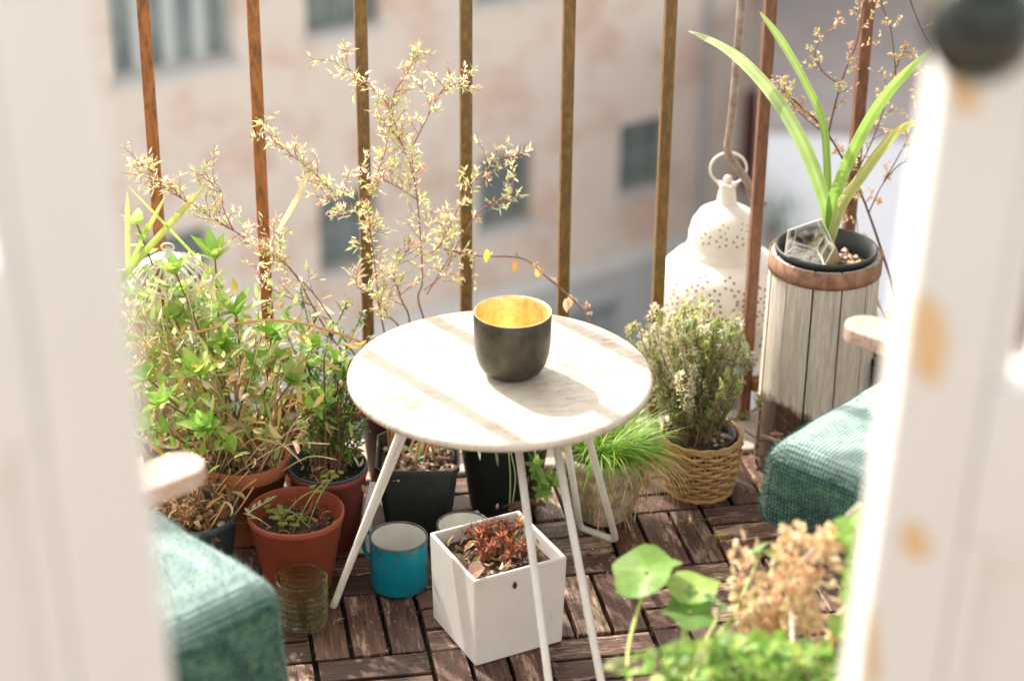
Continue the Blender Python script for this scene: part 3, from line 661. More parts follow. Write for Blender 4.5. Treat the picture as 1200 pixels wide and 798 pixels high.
def grass_pot():
    c = V((.632, 2.612, .001)); r = random.Random(81)
    t = thing('grass_planter', 'pale mossy wrapped pot with a bright green tuft of grass', 'planter', c)
    mb = MB(); n = 40; H_ = .115
    m = mat('mossy_sacking', (.62, .55, .42), (.30, .22, .13), 38, .9, 0, .9, .004, lo=.38, hi=.62, c3=(.34, .33, .10))
    vs, fs = [], []; prof = [(.036, 0), (.044, .004), (.051, .03), (.060, .07), (.067, .10), (.070, H_), (.064, H_+.002), (.054, H_-.015)]
    for i, (rad, z) in enumerate(prof):
        for k in range(n):
            a = 2*pi*k/n; q = rad*(1+.05*cos(4*a+.6)+.025*noise.noise(V((cos(a)*2, sin(a)*2, z*25)))); vs.append(c+V((q*cos(a), q*sin(a), z+.004*noise.noise(V((cos(a)*3, sin(a)*3, 4)))*(i > 3))))
    for i in range(len(prof)-1):
        for k in range(n): fs.append((i*n+k, i*n+(k+1) % n, (i+1)*n+(k+1) % n, (i+1)*n+k))
    fs.append(tuple(range(n))[::-1]); mb.add(vs, fs); mb.build('wrap', m, t, smooth=True)
    mb = MB(); soil_mound(mb, c, .053, H_-.008, 3); mb.build('soil', soil_m, t, smooth=True)
    ml, md = MB(), MB()
    for k in range(950):
        a = r.uniform(0, 2*pi); q = .035*sqrt(r.random()); b = c+V((q*cos(a), q*sin(a), H_-.01)); out = V((cos(a), sin(a), 0))*r.uniform(.2, 1.0)+V((.30, .04, 0))
        gcol = r.choice(((.20, .46, .05), (.30, .55, .07), (.10, .32, .04), (.42, .62, .12), (.55, .62, .22)))
        ml.leaf(b, out+V((0, 0, r.uniform(1.1, 2.3)))+rv(r, .15), r.uniform(.05, .115), .0016, vary(r, gcol, .25), up=V((0, 0, 1))+rv(r, .2), bend=r.uniform(.4, 2.3), shape='strap', seg=6, fold=.2)
    for k in range(300):   # straw coloured blades falling over the rim to the right
        a = r.gauss(-.15, .42); b = c+V((.05*cos(a), .05*sin(a), H_-.004)); d = V((cos(a), sin(a), .5))+rv(r, .3)
        md.leaf(b, d, r.uniform(.06, .13), .0011, vary(r, r.choice((TAN, (.52, .44, .16), (.62, .52, .26), TAN2)), .25), up=V((0, 0, 1)), bend=r.uniform(1.3, 2.6), shape='strap', seg=7, fold=.1)
    for k in range(110):   # strands clinging to the wrap
        a = r.uniform(-2.9, .3); z = r.uniform(.04, H_); q = .066; b = c+V((q*cos(a), q*sin(a), z)); md.leaf(b, V((r.uniform(-.8, .8), r.uniform(-.8, .8), -1)), r.uniform(.02, .05), .0016, vary(r, r.choice((TAN, TAN2, (.3, .3, .08))), .3), bend=r.uniform(-1, 1), shape='strap')
    ml.build('grass_blades', leaf_m, t); md.build('straw_blades', dry_m, t)
grass_pot()

def basket():
    c = V((.800, 2.668, .001)); r = random.Random(91)
    t = thing('wicker_basket_plant', 'round wicker basket holding a bushy grey green thyme beside the barrel', 'potted plant', c)
    wm = attr_mat('wicker', .6, .0, .3, 160); mb = MB(); h = .092; rows = 13; stakes = 22
    R = lambda z: .049+.012*sin(min(1, z/h)*pi*.62)
    for k in range(stakes):
        a = 2*pi*k/stakes; mb.tube([c+V((cos(a)*R(z), sin(a)*R(z), z)) for z in (0, .03, .06, h)], .0019, 6, (.36, .22, .09))
    for j in range(rows):
        z = .004+(h-.008)*j/(rows-1); cl = vary(r, r.choice(((.40, .23, .085), (.32, .18, .065), (.47, .29, .12))), .15); pts = []
        for k in range(stakes*4):
            a = 2*pi*k/(stakes*4); q = R(z)+.0030*cos(stakes/2*a*1.0+j*pi)*1.0; pts.append(c+V((cos(a)*q, sin(a)*q, z+.0007*sin(9*a+j))))
        pts.append(pts[0]); mb.tube(pts, .0032, 5, cl, cap=False)
    for z, q, rr2 in ((h, .0005, .0042), (h+.004, .0015, .0032), (.002, .001, .004)):
        pts = [c+V((cos(2*pi*k/60)*(R(min(z, h))+q), sin(2*pi*k/60)*(R(min(z, h))+q), z+.0012*sin(k*1.6))) for k in range(61)]; mb.tube(pts, rr2, 6, (.44, .27, .11), cap=False)
    mb.build('basket', wm, t, smooth=True)
    mb = MB(); mb.lathe(c, [(.046, .01), (.053, h+.004), (.055, h+.006), (.0515, h+.006), (.049, h-.02)], 48); mb.build('liner', black_m, t, smooth=True)
    mb = MB(); soil_mound(mb, c, .0505, h-.008, 5); mb.build('soil', soil_m, t, smooth=True)
    crumbs(t, (c.x+.025, c.y-.01), .022, h-.006, 25, 50, ((.6, .5, .4), (.2, .15, .1)))
    ms, ml = MB(), MB()
    for k in range(170):
        b = c+V((r.gauss(-.01, .015), r.gauss(.01, .015), h-.01))
        e = V((max(.70, min(.865, r.gauss(.785, .042))), r.gauss(2.695, .042), 0)); q = sqrt(((e.x-.785)/.085)**2+((e.y-2.70)/.1)**2); e.z = .12+(.165*sqrt(max(0, 1-(q/1.7)**2)))*r.uniform(.45, 1.0)
        P = smooth_path([b, b.lerp(e, .5)+V((0, 0, -.006))+rv(r, .01), e, e+V((r.uniform(-.006, .006), 0, .02))], 4); ms.tube(P, [.0010]*(len(P)-1)+[.0004], 4, vary(r, (.26, .17, .10), .25), cap=False)
        base = r.choice((GREYG, (.74, .70, .52), (.60, .62, .30), (.50, .55, .22), (.84, .78, .60)))
        for _ in range(95):
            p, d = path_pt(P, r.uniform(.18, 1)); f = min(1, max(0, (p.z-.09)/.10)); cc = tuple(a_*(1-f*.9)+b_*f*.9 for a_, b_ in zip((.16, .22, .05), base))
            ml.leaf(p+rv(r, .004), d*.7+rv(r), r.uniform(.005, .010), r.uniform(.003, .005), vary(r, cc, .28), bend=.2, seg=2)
    for px, py in ((748, 380), (757, 372), (735, 385)):   # stray upright sprigs at the left
        b = c+V((-.05, .02, h)); e = at(px, py, Y=2.72); P = smooth_path([b, b.lerp(e, .6), e], 5); ms.tube(P, .0008, 4, (.4, .3, .2))
        for _ in range(40): p, d = path_pt(P, r.uniform(.6, 1)); ml.leaf(p, d+rv(r), .006, .0035, vary(r, (.60, .55, .36), .25), seg=2)
    ms.build('stem', stem_m, t); ml.build('foliage', leaf_m, t)
basket()

# ---------------------------------------------------------------- barrel with amaryllis
def barrel():
    c = V((.998, 2.722, .003)); r = random.Random(101); h = .362
    t = thing('wooden_barrel_planter', 'tall weathered wooden stave barrel planter with rusty hoop holding an amaryllis', 'planter', c)
    mb = MB(); n = 12; gap = .0012
    zs = [0, .05, .12, .2, .28, h-.006, h]
    for k in range(n):
        a0, a1 = 2*pi*k/n+gap/.085+r.uniform(0, .01), 2*pi*(k+1)/n-gap/.085; q0 = r.uniform(-.0008, .0008); vs, fs = [], []; m = 5
        for z in zs:
            R = .0885-.004*(z/h)+q0
            for j in range(m): a = a0+(a1-a0)*j/(m-1); vs.append(c+V((cos(a)*R, sin(a)*R, z)))
            for j in range(m): a = a0+(a1-a0)*j/(m-1); vs.append(c+V((cos(a)*(R-.009), sin(a)*(R-.009), z)))
        w = 2*m
        for i in range(len(zs)-1):
            for j in range(m-1):
                fs.append((i*w+j, i*w+j+1, (i+1)*w+j+1, (i+1)*w+j)); fs.append((i*w+m+j+1, i*w+m+j, (i+1)*w+m+j, (i+1)*w+m+j+1))
            fs.append((i*w+m, i*w, (i+1)*w, (i+1)*w+m)); fs.append((i*w+m-1, i*w+w-1, (i+1)*w+w-1, (i+1)*w+m-1))
        L = (len(zs)-1)*w
        for j in range(m-1): fs.append((L+j, L+j+1, L+m+j+1, L+m+j)); fs.append((j+1, j, m+j, m+j+1))
        mb.add(vs, fs)
    mb.build('staves', barrel_m, t, bevel=.0008)
    mb = MB(); R = .0858; mb.lathe(c, [(R-.001, h-.026), (R+.0010, h-.026), (R+.0014, h-.018), (R+.0009, h+.0015), (R-.001, h+.0015), (R-.001, h-.026)], 72, wob=.004, closed=False); mb.build('hoop', rust2_m, t, smooth=True)
    mb = MB(); mb.lathe(c, [(.06, h-.12), (.0745, h+.004), (.0785, h+.006), (.0785, h+.011), (.0765, h+.012), (.0735, h+.011), (.070, h-.02), (.066, h-.05)], 64); mb.build('inner_pot', black_m, t, smooth=True)
    mb = MB(); soil_mound(mb, c, .071, h-.018, 7); mb.build('soil', soil_m, t, smooth=True)
    crumbs(t, c, .06, h-.016, 35, 130, ((.55, .42, .28), (.7, .6, .45), (.2, .12, .08)), (.003, .008))
    # peeling bark strips at the foot
    mb = MB()
    for k in range(30):
        a = radians(r.uniform(165, 290)); z = r.uniform(.01, .10); q = .090; p = c+V((cos(a)*q, sin(a)*q, z)); d = V((-sin(a), cos(a), r.uniform(-1.5, .5)))*(-1 if r.random() < .5 else 1)
        mb.leaf(p, d+V((cos(a), sin(a), 0))*.15, r.uniform(.02, .05), r.uniform(.003, .008), vary(r, r.choice(((.40, .33, .26), (.14, .08, .05), (.24, .15, .09))), .25), up=V((cos(a), sin(a), 0)), bend=r.uniform(-.3, .5), shape='strap', seg=5)
    mb.build('bark_strips', dry_m, t)
    # amaryllis: bulb and strap leaves
    b = at(972, 287, Y=2.722); mb = MB(); mb.lathe((b.x, b.y, c.z+h-.024), [(.006, 0), (.015, .005), (.018, .014), (.014, .026), (.008, .038), (.007, .05)], 24, (.55, .45, .28)); mb.build('bulb', dry_m, t, smooth=True)
    ml = MB(); b0 = V((b.x, b.y, c.z+h+.012))
    def strap(pts, W, ca, cb, side=V((1, 0, 0)), cr=.35, tw=0):
        P = smooth_path(pts, 8); m = len(P); vs, cc, fs = [], [], []
        for i, p in enumerate(P):
            t_ = i/(m-1); d = (P[min(i+1, m-1)]-P[max(0, i-1)]).normalized(); s = (side-d*side.dot(d)).normalized()
            s = Matrix.Rotation(tw*t_, 3, d)@s; nn = s.cross(d); w = W*min(1, .55+t_*2)*min(1, ((1-t_)*5)**.6+.05)
            for j in range(5):
                u = (j-2)/2; vs.append(p+s*u*w/2+nn*cr*w*.5*(u*u)); f = t_; cx = tuple(ca[k]*(1-f)+cb[k]*f for k in range(3)); tip_ = max(0, (t_-.93)/.07); cx2 = tuple(cx[k]*(1-tip_)+(.55, .42, .18)[k]*tip_ for k in range(3)); cc.append(tuple(x*(1.15 if j == 2 else .86 if j in (1, 3) else 1.05)*(.92+.16*noise.noise(p*30)) for x in cx2))
        for i in range(m-1):
            for j in range(4): fs.append((i*5+j, i*5+j+1, (i+1)*5+j+1, (i+1)*5+j))
        ml.add(vs, fs, cc)
    G1 = (.27, .46, .09); G2 = (.46, .62, .20)
    Q = lambda px, py, Y: at(px, py, Y=Y)
    side = rt
    strap([b0, Q(966, 235, 2.71), Q(940, 165, 2.69), Q(903, 105, 2.67), Q(862, 62, 2.65), Q(828, 42, 2.63), Q(807, 36, 2.62)], .021, G1, (.62, .72, .42), side, .4, -.3)
    strap([b0, Q(970, 230, 2.74), Q(965, 150, 2.76), Q(945, 100, 2.77), Q(915, 48, 2.79), Q(890, 14, 2.80)], .012, G1, G2, side, .5, .2)
    strap([b0, Q(975, 240, 2.71), Q(990, 195, 2.69), Q(1020, 135, 2.66), Q(1052, 92, 2.63), Q(1092, 56, 2.60)], .020, G1, (.45, .66, .18), side, .5, .2)
    strap([b0, Q(985, 240, 2.68), Q(1005, 210, 2.66), Q(1030, 175, 2.64), Q(1055, 148, 2.62), Q(1085, 140, 2.61)], .019, (.58, .62, .26), (.66, .66, .22), side, .45, .3)
    ml.build('strap_leaves', strap_m, t, smooth=True)
    # a faceted glass terrarium leaning in the pot
    g = thing('glass_terrarium', 'small faceted clear glass terrarium leaning inside the barrel top', 'terrarium', at(950, 300, Y=2.70))
    pts = {'a': (920, 298), 'b': (924, 270), 'c': (963, 257), 'd': (978, 290), 'e': (966, 312)}
    fr = {k: at(*q, Y=2.685) for k, q in pts.items()}; ctr = sum(fr.values(), V())/5
    bk = {k: ctr+(p-ctr)*.72+V((.012, .030, -.006)) for k, p in fr.items()}
    ks = 'abcde'; mb = MB()
    vs = [fr[k] for k in ks]+[bk[k] for k in ks]
    mb.add(vs, [(0, 1, 2, 3, 4), (9, 8, 7, 6, 5)]+[(i, (i+1) % 5, 5+(i+1) % 5, 5+i) for i in range(5)]); mb.build('glass', clear_m, g)
    mb = MB()
    for i, k in enumerate(ks):
        k2 = ks[(i+1) % 5]; mb.tube([fr[k], fr[k2]], .0011, 6); mb.tube([bk[k], bk[k2]], .0011, 6); mb.tube([fr[k], bk[k]], .0011, 6)
    mb.build('frame', cream_metal, g)
barrel()

# ---------------------------------------------------------------- hanging lantern outside the rail
def lantern():
    Y = 3.01; top = at(853, 210, Y=Y); c = V((top.x, top.y, top.z-.327)); r = random.Random(111)
    t = thing('pierced_lantern', 'cream pierced metal lantern with two stacked domes hanging outside the railing', 'lantern', c)
    H0 = .335
    prof_lo = [(.085, 0), (.092, .004), (.092, .010), (.100, .02), (.108, .06), (.110, .092), (.1125, .094), (.1125, .104), (.1125, .106), (.1135, .122), (.110, .146), (.100, .170), (.084, .187), (.063, .196)]
    prof_hi = [(.063, .196), (.0635, .208), (.060, .209), (.0605, .218), (.060, .232), (.055, .252), (.044, .269), (.030, .277), (.020, .283)]
    prof_nk = [(.020, .283), (.0165, .286), (.015, .300), (.0125, .312), (.0135, .314), (.0135, .318), (.009, .321)]
    mb = MB(); mb.lathe(c, prof_nk, 48); 
    for i in range(5): a = i*1.257; mb.lathe(c+V((cos(a)*.0115, sin(a)*.0115, .317)), [(.0001, -.005), (.0045, -.003), (.0058, 0), (.0045, .003), (.0001, .005)], 10)
    mb.lathe(c+V((0, 0, .326)), [(.0001, -.008), (.005, -.006), (.0075, 0), (.005, .006), (.0001, .008)], 16); mb.build('finial', cream_metal, t, smooth=True)
    # pierced flowers: dark openings
    mlo, mhi = MB(), MB(); mlo.lathe(c, prof_lo, 96); mhi.lathe(c, prof_hi, 96)
    def hole(prof, z, a, s):
        for (r0, z0), (r1, z1) in zip(prof, prof[1:]):
            if z0 <= z <= z1 and z1 > z0:
                f = (z-z0)/(z1-z0); R = r0+(r1-r0)*f; sl = V((r1-r0, z1-z0)).normalized(); nr = V((sl.y, -sl.x))
                p = c+V((cos(a)*R, sin(a)*R, z)); nn = V((cos(a)*nr.x, sin(a)*nr.x, nr.y)); tt = V((-sin(a), cos(a), 0)); bb = nn.cross(tt)
                p = p+nn*.0006; (mlo if prof is prof_lo else mhi).add([p+tt*s*cos(q*pi/4)+bb*s*sin(q*pi/4) for q in range(8)], [tuple(range(8))], mi=1); return
    def flower(prof, z, a, R, s, n=5, rz=.012):
        for q in range(n): hole(prof, z+rz*sin(q*2*pi/n+z*50), a+rz*cos(q*2*pi/n+z*50)/R, s)
    for k in range(13): flower(prof_hi, .238, k*2*pi/13, .055, .0019, 5, .0085)
    for k in range(9): flower(prof_hi, .258, k*2*pi/9+.2, .044, .0015, 4, .006)
    for z, n, ph in ((.118, 20, 0), (.140, 18, .16), (.160, 16, 0), (.178, 13, .2)):
        R = .10
        for k in range(n): flower(prof_lo, z, k*2*pi/n+ph, R, .0022, 5, .0085)
    for k in range(16): flower(prof_lo, .070, k*2*pi/16+.1, .109, .0030, 5, .011)
    for k in range(16): flower(prof_lo, .035, k*2*pi/16+.3, .104, .0026, 5, .009)
    hm = mat('dark_opening', (.09, .08, .06), (.14, .12, .09), 40, .9, bmp=0); mlo.build('lower_dome', [cream_metal, hm], t, smooth=True); mhi.build('upper_dome', [cream_metal, hm], t, smooth=True)
    # carrying ring
    mb = MB(); rc = c+V((0, 0, .345)); d = rt; pts = [rc+d*.030*cos(a)+V((0, 0, 1))*.028*sin(a) for a in [2*pi*k/40 for k in range(41)]]; mb.tube(pts, .0021, 8, cap=False); mb.build('ring', cream_metal, t, smooth=True)
    # iron hook from the rail
    hx = thing('iron_hook', 'long curved iron hook carrying the cream lantern from the top rail', 'hook', (c.x, Y-.02, 1.0))
    A = lambda px, py, y=Y-.015: at(px, py, Y=y)
    p1, p2, p3, p4, p5, p6 = A(862, 90), A(856, 150), A(853, 178), A(864, 196, Y-.01), A(876, 214), A(884, 236)
    P = smooth_path([V((p1.x+.03, RAILY+.035, 1.275)), V((p1.x+.022, Y-.015, 1.25)), V((p1.x+.008, Y-.015, .95)), p1, p2, p3, p4, p5, p6, A(890, 243), A(897, 236)], 6)
    mb = MB(); mb.tube(P, .0068, 10); mb.build('rod', mat('pale_iron', (.45, .40, .36), (.22, .15, .10), 40, .55, .2, .2), hx, smooth=True)
lantern()

# ---------------------------------------------------------------- right rear pot with wiry twigs
def right_twigs():
    c = V((1.130, 2.69, .001)); r = random.Random(121)
    t = thing('potted_twigs', 'black pot with cream dried tufts and long pink leaved wiry stems right of the barrel', 'potted plant', c)
    o, zs, rs = round_pot(t, c, .062, .20, .048, black_m, .012, .003, .02, 9)
    ms, ml, md = MB(), MB(), MB(); b0 = V((c.x, c.y, zs)); A = lambda q, Y: at(q[0], q[1], Y=Y)
    cols = (PINK, (.66, .42, .30), (.66, .58, .30), CREAM, (.56, .56, .22))
    for pts, Y, n, th, sc_ in (([b0, (1048, 345), (1035, 300), (1018, 250), (1005, 220), (970, 157), (935, 122), (915, 105)], 2.80, 20, .0028, .45),
                      ([(970, 160), (980, 118), (990, 85), (1004, 50), (1012, 5), (1015, -30)], 2.81, 16, .0016, .1),
                      ([(1018, 250), (1035, 215), (1060, 190), (1085, 198), (1110, 205)], 2.80, 8, .0012, .1),
                      ([(1000, 210), (1020, 170), (1035, 130), (1050, 80), (1062, 60)], 2.80, 16, .0012, .2),
                      ([(1035, 215), (1065, 160), (1078, 120), (1080, 85)], 2.80, 14, .001, .2),
                      ([(970, 160), (945, 140), (925, 118), (918, 95)], 2.8, 10, .001, .1),
                      ([(985, 100), (965, 85), (955, 60), (975, 30)], 2.81, 8, .001, .3),
                      ([(1060, -20), (1070, 10), (1083, 40), (1097, 63), (1110, 90)], 2.70, 2, .0013, .3),
                      ([(1050, 90), (1045, 40), (1035, 10), (1030, -10)], 2.80, 7, .001, .3),
                      ([b0, (1020, 330), (1008, 290), (1000, 230), (985, 190)], 2.81, 6, .001, .5)):
        P = smooth_path([q if isinstance(q, Vector) else A(q, Y) for q in pts], 6); m = len(P)
        ms.tube(P, [th*(1-.6*i/(m-1)) for i in range(m)], 6, vary(r, (.16, .07, .05), .2)); twiggy(ms, ml, P, r, sc_, n, (.015, .04), (.004, .008), .0042, cols, dens=6)
    for _ in range(240):
        p = V((r.gauss(c.x-.005, .026), r.gauss(c.y, .025), r.uniform(.2, .275))); md.leaf(p, rv(r)+V((0, 0, .8)), r.uniform(.008, .018), .005, vary(r, r.choice((CREAM, (.70, .52, .30), (.55, .55, .25))), .2), up=rv(r), bend=r.uniform(-1, 1), seg=3)
    ms.build('stem', stem_m, t); ml.build('foliage', leaf_m, t); md.build('dried_tufts', dry_m, t)
right_twigs()

# ---------------------------------------------------------------- cube planter, mugs, tumbler
def cube_planter():
    F_, R_, L_ = at(556, 688, z=.13), at(658, 652, z=.13), at(496, 633, z=.13)
    s = .140; a = radians(17); M = Matrix.Translation((F_.x, F_.y, .001))@Matrix.Rotation(a, 4, 'Z')
    # local frame: x runs to the right face corner, y runs away
    r = random.Random(131); c = M@V((s/2, s/2, 0))
    t = thing('cube_planter', 'glossy white ceramic cube planter with copper coloured spiky plant in front of the table', 'planter', c)
    mb = MB(); h = .138; w = .006
    def sq(i, z): return [M@V(p) for p in ((i, i, z), (s-i, i, z), (s-i, s-i, z), (i, s-i, z))]
    vs = sq(.003, 0)+sq(0, h)+sq(w, h)+sq(w+.001, .02); fs = [(3, 2, 1, 0)]
    for i in range(3):
        for k in range(4): fs.append((i*4+k, i*4+(k+1) % 4, (i+1)*4+(k+1) % 4, (i+1)*4+k))
    fs.append((12, 13, 14, 15)); mb.add(vs, fs); mb.build('box', ceramic_m, t, bevel=.003)
    mb = MB(); g = 14; e = w+.0008
    vs = [M@V((e+(s-2*e)*i/g, e+(s-2*e)*j/g, h-.022+.006*noise.noise(V((i*.5, j*.5, 3))))) for i in range(g+1) for j in range(g+1)]
    mb.add(vs, [(i*(g+1)+j, (i+1)*(g+1)+j, (i+1)*(g+1)+j+1, i*(g+1)+j+1) for i in range(g) for j in range(g)]); mb.build('soil', soil_m, t, smooth=True)
    crumbs(t, c, 0, h-.020, 45, 110, ((.30, .2, .13), (.5, .38, .26), (.1, .06, .04)), (.002, .006), sq=(.042, .042))
    ml, md, ms = MB(), MB(), MB()
    for k in range(34):
        a_, q = r.uniform(0, 6.3), .026*sqrt(r.random()); b = c+V((q*cos(a_)+.004, q*sin(a_)+.01, h-.02)); e2 = b+V((q*cos(a_)*.6, q*sin(a_)*.6, r.uniform(.008, .035)))
        ms.tube([b, e2], .002, 5, (.25, .12, .06))
        for j in range(22):
            d = rv(r)+V((0, 0, .7)); ml.leaf(e2-V((0, 0, .004*r.random())), d, r.uniform(.008, .017), .0022, vary(r, r.choice(((.40, .12, .07), (.50, .20, .13), (.26, .08, .05), (.60, .34, .22))), .25), up=rv(r), bend=r.uniform(-.3, .6), shape='strap', seg=2)
    for k in range(44):
        p = M@V((r.uniform(.012, s-.012), r.uniform(.02, s-.012), h-.014+r.uniform(0, .01))); md.leaf(p, rv(r)+V((0, 0, .2)), r.uniform(.012, .028), r.uniform(.004, .010), vary(r, r.choice((TAN2, (.30, .2, .13), TAN, (.18, .10, .06))), .3), up=rv(r), bend=r.uniform(-2, 2), fold=.6)
    md.leaf(M@V((.012, .045, h-.022)), V((.35, -.5, .8)), .034, .028, (.55, .34, .25), up=V((-1, 0, .3)), shape='oval', bend=.5)
    for k in range(5):
        p = M@V((s*.75, s*.7, h-.015)); ml.leaf(p, V((r.uniform(-.4, 1), r.uniform(-.6, .4), .8)), r.uniform(.02, .04), .0024, (.50, .56, .26), shape='strap', bend=1.2, seg=5)
    ms.build('stem', stem_m, t); ml.build('foliage', leaf_m, t); md.build('withered_leaves', dry_m, t)
    # rusty nick and scratch on the right and left faces
    mb = MB(); p = M@V((.060, -.0008, h-.022)); u = (M.to_3x3()@V((1, 0, 0))); vs = [p+u*.0035*cos(q*pi/5)*(1 if sin(q*pi/5) < .3 else .5)+V((0, 0, 1))*.0062*sin(q*pi/5) for q in range(10)]
    vs = [v-(M.to_3x3()@V((0, 1, 0)))*.0001 for v in vs]; mb.add(vs, [tuple(range(10))]); mb.build('chip', mat('chip_rust', (.10, .03, .02), (.05, .02, .01), 80, .7), t)
cube_planter()

def mug(name, label, px, py, z, rad, outer, handle_dir, seed):
    c = at(px, py, z=z); c.z = .001
    t = thing(name, label, 'mug', c)
    mb = MB(); mb.lathe(c, [(.0001, 0), (rad-.005, 0), (rad-.0015, .002), (rad, .006), (rad, z-.003)], 64); mb.build('body', outer, t, smooth=True)
    mb = MB(); mb.lathe(c, [(rad-.0022, z-.003), (rad-.0022, .006), (rad-.006, .0035), (.0001, .003)], 64); mb.build('lining', enamel_w, t, smooth=True)
    mb = MB(); pts = [c+V((cos(2*pi*k/64)*(rad-.0006), sin(2*pi*k/64)*(rad-.0006), z-.002)) for k in range(65)]; mb.tube(pts, .0017, 8, cap=False); 
    rc = random.Random(seed+70)
    for k in range(9):
        a_ = rc.uniform(3.3, 6.1); zz = z-.005-rc.random()**2*.012; w = rc.uniform(.0012, .0042); R_ = rad+.0003; pts = [c+V((cos(a_+w*cos(q)*rc.uniform(.6, 1.3)/rad)*R_, sin(a_+w*cos(q)/rad)*R_, zz+w*.7*sin(q)*rc.uniform(.6, 1.2))) for q in [2*pi*i/10 for i in range(10)]]
        mb.add(pts, [tuple(range(10))])
    mb.build('rim', enamel_rim, t, smooth=True)
    d = V((cos(handle_dir), sin(handle_dir), 0)); P = smooth_path([c+d*rad+V((0, 0, z*.8)), c+d*(rad+.018)+V((0, 0, z*.82)), c+d*(rad+.024)+V((0, 0, z*.55)), c+d*(rad+.014)+V((0, 0, z*.28)), c+d*rad+V((0, 0, z*.22))], 6)
    mb = MB(); mb.tube(P, .0032, 8); mb.build('handle', outer, t, smooth=True)
mug('enamel_mug', 'teal blue enamel mug with white inside on the deck', 467, 628, .082, .0410, enamel_t, radians(135), 1)
MUG2 = mug('enamel_mug', 'white enamel mug half hidden behind the white cube planter', 543, 614, .070, .0385, enamel_w, radians(60), 2)

def tumbler():
    c = at(353, 677, z=.076); c.z = .001
    t = thing('glass_tumbler', 'olive green pressed glass tumbler in front of the red brown pot', 'tumbler', c)
    mb = MB(); n = 72; z0 = [(0.0001, 0), (.029, 0), (.032, .003)]
    vs, fs = [], []; H_ = .076; rows = 28
    prof = []
    for i in range(rows+1): prof.append((.033+.0035*(i/rows), .004+(H_-.004)*i/rows, True))
    allr = [(r_, z_, False) for r_, z_ in z0]+prof+[(.0345, H_+.0012, False), (.0325, H_, False), (.0305, .03, False), (.029, .008, False), (.0001, .007, False)]
    for r_, z_, pat in allr:
        for k in range(n):
            a = 2*pi*k/n; q = r_
            if pat and .006 < z_ < H_-.012: q += .0024*(abs(((k/6) % 1)*2-1)-.5+abs(((z_/.0095) % 1)*2-1)-.5)
            vs.append(c+V((q*cos(a), q*sin(a), z_)))
    for i in range(len(allr)-1):
        for k in range(n): fs.append((i*n+k, i*n+(k+1) % n, (i+1)*n+(k+1) % n, (i+1)*n+k))
    mb.add(vs, fs); mb.build('glass', votive_m, t)
tumbler()

# white slat leaning between the pots, fallen leaves
a = at(436, 566, z=.105); b = at(424, 648, z=.003)
t = thing('wooden_offcut', 'white painted thin offcut leaning between the dark red pot and black square planter', 'offcut', (b.x, b.y, 0))
mb = MB(); u = rt*.5; w0, w1 = .006, .011
mb.add([b-rt*w1, b+rt*w1, a+rt*w0, a-rt*w0*.6, b-rt*w1+V((0, .004, 0)), b+rt*w1+V((0, .004, 0)), a+rt*w0+V((0, .004, 0)), a-rt*w0*.6+V((0, .004, 0))],
       [(0,1,2,3),(7,6,5,4),(0,4,5,1),(1,5,6,2),(2,6,7,3),(3,7,4,0)]); mb.build('board', mat('chalky_white', (.78, .76, .72), (.68, .62, .56), 30, .6), t)
def fallen(px, py, L, label, colr, ang, seed):
    r = random.Random(seed); p = at(px, py, z=.004); t = thing('fallen_leaf', label, 'leaf', p, group=None)
    md = MB(); d = V((cos(ang), sin(ang), .1)); md.leaf(p, d, L, L*.42, colr, bend=.5, fold=.9, seg=7, twist=.5)
    md.tube(smooth_path([p-d*L*.7+V((0, 0, .001)), p-d*L*.3+V((0, .003, .003)), p], 4), .0006, 4, colr); md.build('blade', dry_m, t, smooth=True)
fallen(838, 628, .026, 'curled tan dead leaf lying on the deck below the wicker basket', (.55, .36, .14), radians(10), 1)
fallen(396, 728, .014, 'small torn tan leaf lying beside the left table foot', (.52, .38, .2), radians(40), 2)
r_ = random.Random(4); mb = MB()
for _ in range(1300):
    p = V((r_.uniform(.05, 1.05), r_.uniform(2.15, 2.85), .0025)); k = r_.uniform(.0006, .0022); cl = vary(r_, r_.choice(((.5, .4, .28), (.25, .16, .1), (.6, .52, .4))), .3)
    if p.y > 2.76: p.z = .0075
    mb.leaf(p, V((r_.uniform(-1, 1), r_.uniform(-1, 1), .1)), k*r_.uniform(1, 3.5), k, cl, seg=2, up=V((0, 0, 1)))
for _ in range(700):
    pc = r_.choice(((.157, 2.49), (.09, 2.64), (.214, 2.6), (.35, 2.63), (.49, 2.66), (.63, 2.61), (.80, 2.66), (1.0, 2.72), (.43, 2.35))); a_ = r_.uniform(0, 6.3); q_ = r_.uniform(.06, .15); p = V((pc[0]+q_*cos(a_), pc[1]+q_*sin(a_), .003 if pc[1]+q_*sin(a_) < 2.76 else .008)); k = r_.uniform(.001, .0035)
    mb.leaf(p, V((r_.uniform(-1, 1), r_.uniform(-1, 1), .25)), k*r_.uniform(1, 3), k, vary(r_, r_.choice(((.06, .04, .03), (.12, .08, .05), (.5, .36, .2), (.3, .2, .12), (.36, .34, .14))), .3), seg=2, up=V((0, 0, 1)), bend=.6, fold=.5)
tag(mb.build('plant_litter', dry_m), 'crumbs and dry plant litter scattered over the deck', 'litter', kind='stuff')

